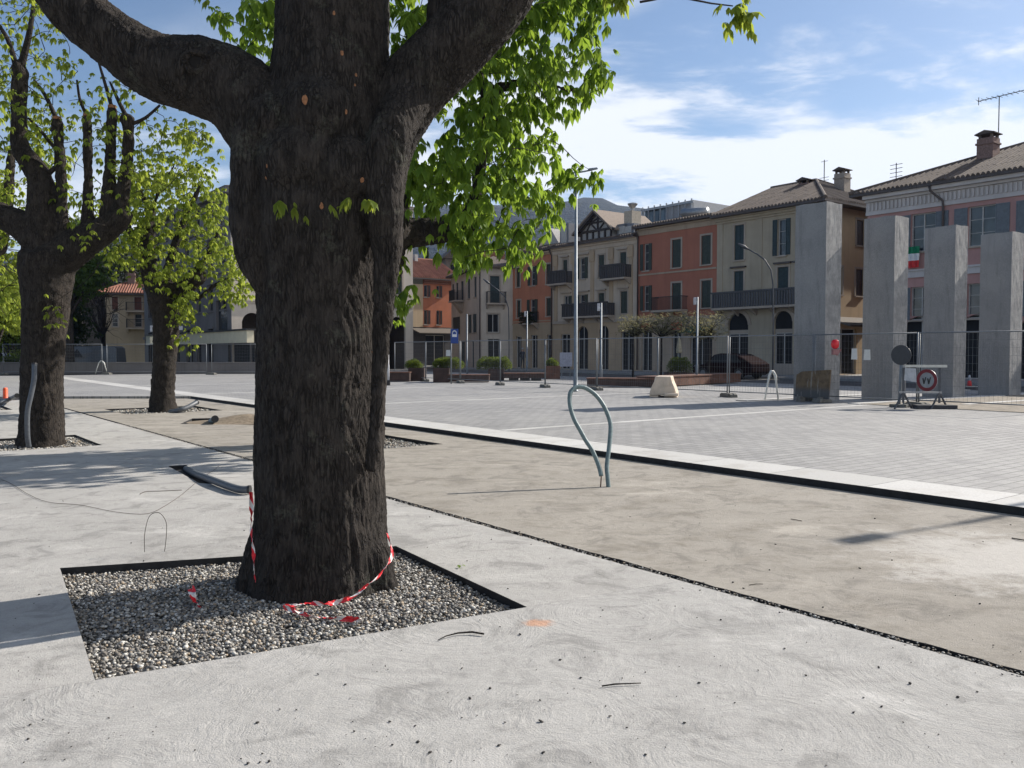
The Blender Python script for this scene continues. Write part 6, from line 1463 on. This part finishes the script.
# ------------------------------------------------------------------ vehicles
M_tyre = plain('tyre',(0.02,0.02,0.02),.8)
def car(x, y, rz, body, label, prof=None, L=4.2, Wd=1.75, H=1.45, name='parked_car', z=.02, cat='car', van=False):
    o = empty(name, (x,y,z), rz, label, cat, 'vehicles parked beyond the square')
    P = prof or [(0,.35),(.03,.62),(.12,.72),(.95,.86),(1.5,1.38),(1.9,1.45),(3.0,1.42),(3.55,1.2),(4.0,.98),(4.18,.85),(4.2,.4),(3.9,.22),(.3,.22)]
    if van: P = [(0,.4),(.02,.85),(.7,1.1),(1.15,1.85),(1.5,1.95),(4.3,1.95),(4.5,1.8),(4.55,.4),(4.3,.25),(.3,.25)]; L = 4.55
    bm = bmesh.new(); vs = []
    for s_, yy in ((.82,-Wd/2),(1,-Wd/2)): pass
    mb = MB(); n = len(P); k0 = 0
    rows = [(-Wd/2+.0, 0),(Wd/2, 0)]
    for yy, tz in ((-Wd/2,1),(-Wd/2+.12,0),(Wd/2-.12,0),(Wd/2,1)):
        for (px_, pz) in P:
            inset = 0
            zz = pz
            mb.v.append((px_ if not tz else px_*.985+.03, yy*(1-.12*max(0,(pz-.85))/.6), zz if not tz else min(zz, zz-.02)))
    for r_ in range(3):
        for i in range(n): mb.f.append((r_*n+i, r_*n+(i+1)%n, (r_+1)*n+(i+1)%n, (r_+1)*n+i))
    mb.f.append(tuple(range(n))); mb.f.append(tuple(range(3*n, 4*n)))
    mb.build('body', body, o, bevel=.03)
    zg0, zg1 = (.92,1.36) if not van else (1.15,1.75); x0, x1 = (1.2,3.5) if not van else (1.2,2.1)
    for sy in (-1,1):
        mb = MB(); yy0 = Wd/2*(1-.12*.07/.6)+.0; yy1 = Wd/2*(1-.12*(zg1-.85)/.6)+.004
        mb.add([(x0,sy*(Wd/2+.004),zg0),(x1,sy*(Wd/2+.004),zg0),(x1-.45,sy*yy1,zg1),(x0+.42,sy*yy1,zg1),(x0,sy*(Wd/2-.03),zg0),(x1,sy*(Wd/2-.03),zg0),(x1-.45,sy*(yy1-.03),zg1),(x0+.42,sy*(yy1-.03),zg1)],[(0,1,2,3),(7,6,5,4),(0,4,5,1),(1,5,6,2),(2,6,7,3),(3,7,4,0)]); mb.build('side_window', plain('car_glass',(0.012,0.014,0.017),.45,spec=.15), o)
    mb = MB(); a, b_ = (P[3],P[4]) if not van else (P[2],P[3]); mb.add([(a[0]+.1,-.65,a[1]+.1),(a[0]+.1,.65,a[1]+.1),(b_[0]-.05,.58,b_[1]-.04),(b_[0]-.05,-.58,b_[1]-.04)],[(0,1,2,3)]); mb.v = [(v[0]-.02,v[1],v[2]+.02) for v in mb.v]; mb.build('windscreen', plain('car_glass',(0.012,0.014,0.017),.45,spec=.15), o)
    for wx in (.8, L-.85):
        for sy in (-1,1):
            w_ = MB(); w_.prism([(wx+.31*math.cos(t_),.31+.31*math.sin(t_)) for t_ in np.linspace(0,2*math.pi,20)[:-1]],'y',sy*(Wd/2-.18),sy*(Wd/2+.01)); wh = w_.build('wheel', M_tyre, o)
            w_ = MB(); w_.prism([(wx+.18*math.cos(t_),.31+.18*math.sin(t_)) for t_ in np.linspace(0,2*math.pi,14)[:-1]],'y',sy*(Wd/2+.012),sy*(Wd/2+.02)); w_.build('rim', M_galv, wh)
    for sy in (-.55,.55): m = MB(); m.box(-.02,.06,sy-.14,sy+.14,.6,.72); m.build('headlight', M_lampw, o)
    return o
M_cglass = plain('car_glass',(0.012,0.014,0.017),.45,spec=.15); cr = at(706,352,50); car(cr.x, cr.y+1, ROWANG+.0, plain('car_dark_red',(0.010,0.002,0.003),.9,spec=.05), 'dark red car parked in front of the brick-red and cream houses')
cv = at(60,352,62.5); car(cv.x, cv.y, 0, plain('van_dark_blue',(0.035,0.045,0.06),.3), 'dark blue-grey van just right of the left chestnut trunk', van=True, name='parked_van', cat='van')
c3_ = at(-8,352,66); car(c3_.x-2, c3_.y, 0, plain('car_white',(0.6,0.6,0.62),.25), 'white car at the left edge behind the low hedge')
c3_ = at(14,352,64.5); car(c3_.x, c3_.y, 0, plain('car_dark_grey',(0.05,0.05,0.055),.25), 'dark grey car beside the white car at the left edge')
# low stone wall and hedge strip behind the left fence
P0 = at(-60,352,58); P1 = at(258,352,57); mb = MB(); mb.box(P0.x,P1.x,57.6,57.95,-.1,.78); 
mb.box(P0.x,P1.x,57.55,58.0,.782,.86)
wl = mb.build('low_wall', stucco('low_wall_stone',(0.14,0.14,0.145),.5)); tag(wl,'long low grey stone wall behind the left fence','wall')
g = empty('hedge', (at(-20,352,59).x,58.7,.3), 0, 'yellow-green hedge behind the low wall at the left edge', 'hedge'); L = [(random.uniform(0,2.9), random.uniform(0,.8), random.uniform(0,1.0)) for _ in range(1800)]
V, F = sprays(L,.12,(-1,.5),3,9,.7,.6); npmesh('foliage', V, F, M_hedge, g); m = MB(); m.tube([(1,.4,-.3),(1,.4,.6)],.02,5); m.build('stems', M_bark2, g)
# two pale notice panels over the pavilion left end
for (a, b_, c_, d_, lab) in ((150,325.5,157,331.5,'white panel left of the smaller chestnut trunk above the fence'),(174,326,182.5,330,'white panel just right of the smaller chestnut trunk'),(150,337,157,343.5,'cream panel below the white one left of the smaller chestnut trunk')):
    A = at(a,d_,60.5); B = at(c_,b_,60.5); mb = MB(); mb.box(A.x,B.x,60.5,60.56,A.z,B.z); o = mb.build('sign_panel', plain('cream_panel',(0.55,0.50,0.37)) if b_ > 330 else M_lampw); tag(o, lab, 'panel', 'pale panels beside the smaller chestnut')
# ------------------------------------------------------------------ person in the doorway of the narrow house
def person(p, lab, rz=0):
    o = None
    me = bpy.data.meshes.new('person'); V_ = [(0,0,.95),(0,0,1.2),(0,-.01,1.42),(0,-.01,1.52),(0,-.03,1.66),(.1,0,.9),(.11,-.03,.5),(.11,.02,.08),(.11,-.13,.04),(-.1,0,.9),(-.1,.03,.5),(-.12,.08,.08),(-.12,-.06,.04),(.19,0,1.4),(.24,.0,1.12),(.2,-.12,.92),(-.19,0,1.4),(-.24,.02,1.12),(-.2,-.1,.95)]
    E_ = [(0,1),(1,2),(2,3),(3,4),(0,5),(5,6),(6,7),(7,8),(0,9),(9,10),(10,11),(11,12),(2,13),(13,14),(14,15),(2,16),(16,17),(17,18)]
    me.from_pydata(V_, E_, []); o = bpy.data.objects.new('person', me); C.objects.link(o)
    sk = o.modifiers.new('skin','SKIN'); rr = [.15,.15,.14,.06,.105,.1,.07,.045,.04,.1,.07,.045,.04,.06,.045,.035,.06,.045,.035]
    for i, r_ in enumerate(rr): me.skin_vertices[0].data[i].radius = (r_, r_*.8)
    me.skin_vertices[0].data[0].use_root = True; su = o.modifiers.new('sub','SUBSURF'); su.levels = 1; su.render_levels = 2
    t = NT('person_colours'); z = t.n('ShaderNodeSeparateXYZ'); t.l(t.coord(), z.inputs[0]); c = t.mix(t.ramp(z.outputs[2],.93,.96,0,1,False),(0.012,0.013,0.018),(0.02,0.025,0.04)); c = t.mix(t.ramp(z.outputs[2],1.46,1.5,0,1,False),c,(0.3,0.19,0.15)); t.pbr(c,.85); me.materials.append(t.m)
    o.location = p; o.rotation_euler = (0,0,rz); tag(o, lab, 'person')
    h_ = MB(); v, f = ico(2); h_.add([(q[0]*.1,q[1]*.11+.01,q[2]*.09+1.73) for q in v],[tuple(q) for q in f]); h_.build('hair', plain('grey_hair',(0.35,0.35,0.36),.9), o, True)
pp = rowpt(533.5) - N1*1.2; person(Vector((pp.x,pp.y,.12)), 'person in dark clothes with grey hair standing in the doorway of the narrow red house', .4)
# ------------------------------------------------------------------ conduit hoop
M_hoop = plain('conduit_grey_green', (0.13,0.185,0.19), .5, var=.18, scale=30, bump=.3)
hp = [(608.6,487),(607.5,476),(606.8,466),(608.5,452),(610,438),(610.5,425),(607.5,414),(602,403),(594,393.5),(584,387.5),(576,387.5),(571,391.5),(569.6,398),(570.5,408),(574.5,420),(580,430),(585.5,440),(592,450),(597,461),(600,470),(601.2,476)]
base = G(608.6,487); 
def hoop_pt(px, py):
    d = ray(px,py); # plane Y = base.y + 0.45*z
    t = (base.y + .45*CAMH - .3*base.x) / (d.y - .45*d.z - .3*d.x); return Vector((0,0,CAMH)) + d*t
HP = [hoop_pt(*q) for q in hp]; HP[0].z = -.02
Q = []
for i in range(len(HP)-1):
    p0 = HP[max(i-1,0)]; p1 = HP[i]; p2 = HP[i+1]; p3 = HP[min(i+2,len(HP)-1)]
    for k in range(4): t = k/4; Q.append(.5*((2*p1)+(p2-p0)*t+(2*p0-5*p1+4*p2-p3)*t*t+(3*p1-p0-3*p2+p3)*t**3))
Q.append(HP[-1])
o = empty('conduit_hoop', base, 0, 'grey-green plastic conduit bent into a tall loop, rising from the beige concrete', 'conduit')
mb = MB(); mb.tube([p-base for p in Q], .026, 14); mb.build('tube', M_hoop, o, True)
mb = MB(); e0 = Q[-1]-base; mb.tube([e0+Vector((0,0,.05)), e0-Vector((0,0,.02)), Vector((e0.x-.01,e0.y*.2,-.01))], .007, 6); mb.build('steel_rod', plain('rusty_rod',(0.12,0.06,0.04),.8), o, True)
mb = MB(); 
for k in range(9): a = k*.7; mb.box(-.08+.02*k*math.cos(a)-.02,-.08+.02*k*math.cos(a)+.02,.03*math.sin(a)-.02,.03*math.sin(a)+.02,0,.006+.002*k)
# conduits near the trees
def conduit(pts, r, lab, mat, cat='conduit', name='conduit_pipe', endcap=True):
    b_ = pts[0]; QQ = []
    for i in range(len(pts)-1):
        p0 = pts[max(i-1,0)]; p1 = pts[i]; p2 = pts[i+1]; p3 = pts[min(i+2,len(pts)-1)]
        for k in range(5): t = k/5; QQ.append(.5*((2*p1)+(p2-p0)*t+(2*p0-5*p1+4*p2-p3)*t*t+(3*p1-p0-3*p2+p3)*t**3))
    QQ.append(pts[-1]); o = empty(name, b_, 0, lab, cat); mb = MB(); mb.tube([p-b_ for p in QQ], r, 12); mb.build('tube', mat, o, True)
    if endcap: d = (QQ[-1]-QQ[-2]).normalized(); mb = MB(); mb.tube([QQ[-1]-b_-d*.02, QQ[-1]-b_+d*.006], r*1.12, 12); mb.build('open_end', M_iron, o)
    return o
M_cg = plain('conduit_grey', (0.085,0.095,0.11), .5, var=.15, scale=30)
conduit([at(29,447,13.75), at(27.5,436,13.7), at(27.5,412,13.68), at(31,395,13.7), at(34,380,13.75), at(34.5,364,13.85)], .04, 'grey conduit standing up against the left chestnut trunk', M_cg)
A = G(186,469,-.04); Bp = G(205,481,.0); conduit([A, G(196,474,.02), G(212,480,.05), G(228,486,.05), G(240,489.5,.05), G(250,489.5,.055)], .042, 'grey conduit coming out of the slot in the concrete left of the big trunk', M_cg)
conduit([G(170,412,-.02), G(178,410.5,.06), G(188,407,.14), G(197,402,.25)], .06, 'grey conduit sticking up beside the smaller chestnut trunk', M_cg)
conduit([G(210,424,-.05), G(212,421,.03), G(215,419,.12)], .07, 'short blue-grey conduit in the small pit beside the sand heap', plain('conduit_blue',(0.16,0.24,0.28),.5))
conduit([G(0,401,.05), G(7,400,.1), G(12,398,.16), G(17,395.5,.3)], .06, 'grey conduit sticking up beside the orange post at the left edge', M_cg)
conduit([G(-3,405,.0), G(3,402,.08), G(8,400.5,.05)], .05, 'thin grey conduit lying by the orange post at the left edge', M_cg, endcap=False)
p = G(5.5,400,0); mb = MB(); mb.lathe([(.09,0),(.075,.02),(.07,.36),(.05,.4)],n=12); tag(mb.build('orange_post', plain('orange_plastic',(0.75,0.10,0.03),.4), None, True, loc=p), 'short orange-red plastic post at the left edge', 'post')
# thin wires on the concrete and the small standing loop
M_wirem = plain('rusty_wire', (0.07,0.055,0.045), .7)
def wire(pts, r, lab): 
    QQ = []
    for i in range(len(pts)-1):
        p0 = pts[max(i-1,0)]; p1 = pts[i]; p2 = pts[i+1]; p3 = pts[min(i+2,len(pts)-1)]
        for k in range(6): t = k/6; QQ.append(.5*((2*p1)+(p2-p0)*t+(2*p0-5*p1+4*p2-p3)*t*t+(3*p1-p0-3*p2+p3)*t**3))
    QQ.append(pts[-1]); mb = MB(); mb.tube([q-pts[0] for q in QQ], r, 6); tag(mb.build('wire', M_wirem, None, True, loc=pts[0]), lab, 'wire')
Zw = .008
wire([G(x,y,Zw) for x, y in ((-5,477),(10,483),(28,494),(48,502),(80,505),(110,511),(135,514),(150,513),(163,507),(180,496),(192,486),(203,477),(214,470),(220,465))], .0024, 'long thin wire curving over the concrete left of the big trunk')
b1 = G(145,556,-.03); Yl = b1.y
wire([b1]+[at(x,y,Yl) for x, y in ((144.5,545),(145,532),(149,517),(156,512.5),(162,515),(166.5,524),(166,540))]+[G(164,555,-.03)], .0024, 'small standing loop of thin wire at the back edge of the gravel pit')
wire([G(x,y,Zw) for x, y in ((140,494),(146,491.5),(160,491),(182,490))], .0035, 'short straight wire lying beside the long curving wire')
# twigs and leaf on the concrete
def twig(pts, r, lab): 
    mb = MB(); mb.tube([p-pts[0] for p in pts], [r*.6, r*.7, r*.55, r*.4, r*.25][:len(pts)] if len(pts) > 2 else r, 7); tag(mb.build('twig', M_bark, None, True, loc=pts[0]), lab, 'twig', 'dead twigs on the concrete')
twig([G(484,634,.012),G(472,632,.015),G(458,633,.013),G(446,636,.012),G(438,640,.008)], .0085, 'curved dead twig on the concrete right of the gravel pit front edge')
twig([G(602,686,.008),G(615,684,.01),G(628,683.5,.01),G(641,683,.009)], .0055, 'short straight twig in the foreground concrete')
twig([G(749,585,.006),G(756,584,.009),G(763,584,.007)], .004, 'tiny twig on the beige concrete beyond the joint'); twig([G(791,519,.006),G(797,520,.009),G(802,521,.007)], .005, 'tiny twig on the beige concrete below the kerb'); twig([G(1012,538,.006),G(1020,539.5,.01),G(1030,541,.01)], .008, 'twig at the right edge on the beige concrete')
p = G(461,567,.004); V, F = sprays([(0,0,.012)],.085,(-.05,.05),3,77,.5,.02); V[:,2] = np.clip(V[:,2],.003,.02)
o = npmesh('fallen_leaf', V, F, M_leaf); o.location = p; tag(o,'single green leaf lying on the concrete right of the gravel pit','leaf')
# ------------------------------------------------------------------ red and white tape round the big trunk
def mat_tape():
    t = NT('barrier_tape'); uv = t.n('ShaderNodeTexCoord').outputs['UV']; s_ = t.n('ShaderNodeSeparateXYZ'); t.l(uv, s_.inputs[0])
    w_ = t.math('FRACT', t.math('MULTIPLY_ADD', s_.outputs[0], 7.0, t.math('MULTIPLY', s_.outputs[1], .35))); c = t.mix(t.ramp(w_,.62,.64,0,1,False),(0.62,0.02,0.03),(0.66,0.64,0.62)); t.pbr(c,.4); return t.m
M_tape = mat_tape()
def tape(pts, w_, lab, twist=1.0, seed=0):
    r_ = random.Random(seed); QQ = []
    for i in range(len(pts)-1):
        p0 = pts[max(i-1,0)]; p1 = pts[i]; p2 = pts[i+1]; p3 = pts[min(i+2,len(pts)-1)]
        for k in range(6): t = k/6; QQ.append(.5*((2*p1)+(p2-p0)*t+(2*p0-5*p1+4*p2-p3)*t*t+(3*p1-p0-3*p2+p3)*t**3))
    QQ.append(pts[-1]); V = []; F = []; U = []; s_ = 0; ph = r_.uniform(0,6)
    for i, p in enumerate(QQ):
        if i: s_ += (QQ[i]-QQ[i-1]).length
        d = (QQ[min(i+1,len(QQ)-1)]-QQ[max(i-1,0)]).normalized(); a = ph+twist*s_*9+1.5*math.sin(s_*13+ph)+r_.uniform(-.5,.5)
        u = d.cross(Vector((0,-1,.2))).normalized(); n_ = d.cross(u); wv = u*math.cos(a)*.9+n_*math.sin(a)
        ww = w_*(.55+.45*abs(math.sin(s_*7+ph)))
        V += [p+wv*ww/2, p+n_*.006, p-wv*ww/2]; U += [(s_,0),(s_,.5),(s_,1)]
    for i in range(len(QQ)-1):
        for k in (0,1): F.append((i*3+k, i*3+k+1, i*3+k+4, i*3+k+3))
    me = bpy.data.meshes.new('barrier_tape'); me.from_pydata([tuple(v-pts[0]) for v in V],[],F); uvl = me.uv_layers.new(name='UVMap')
    for l in me.loops: uvl.data[l.index].uv = U[l.vertex_index]
    me.materials.append(M_tape); o = bpy.data.objects.new('barrier_tape', me); C.objects.link(o); o.location = pts[0]
    sd_ = o.modifiers.new('s','SOLIDIFY'); sd_.thickness = .0012; sd_.offset = 0
    return tag(o, lab, 'tape', 'red and white tape around the big chestnut')
tape([at(251,492,5.62),at(251.5,510,5.58),at(251,530,5.5),at(253.5,552,5.42),at(254,570,5.36),at(255.5,582,5.33)], .032, 'red and white tape hanging down the left side of the big trunk', .5, 1)
tape([at(387,533,5.62),at(391,545,5.55),at(392,556,5.45),at(386,566,5.3),at(378,577,5.2),at(366,586,5.12),at(357,594,5.08),at(347,600,5.03)], .026, 'red and white tape running down the right side of the big trunk to the gravel', 1.0, 2)
def gz(x, y, z=-.02): return G(x, y, z)
tape([gz(350,598,.02),gz(338,602,-.01),gz(325,604,.0),gz(310,603,-.005),gz(296,605,-.015),gz(284,607,-.02),gz(297,611,-.01),gz(310,616,-.005),gz(325,618,-.015),gz(345,619,-.015),gz(362,620,-.02)], .038, 'crumpled red and white tape lying on the gravel in front of the big trunk', .8, 5)
tape([gz(191,588,.05),gz(193,595,.03),gz(196,603,-.02),gz(199,606,-.03)], .05, 'scrap of red and white tape on the gravel in the shadow of the trunk', .3, 8)
# pale pruning scars on the big trunk
for (x, y, r_) in ((305,100,.030),(346,112,.02),(342,53,.016),(362,180,.02),(322,206,.024),(334,13,.015),(267,166,.014),(355,75,.012)):
    pass
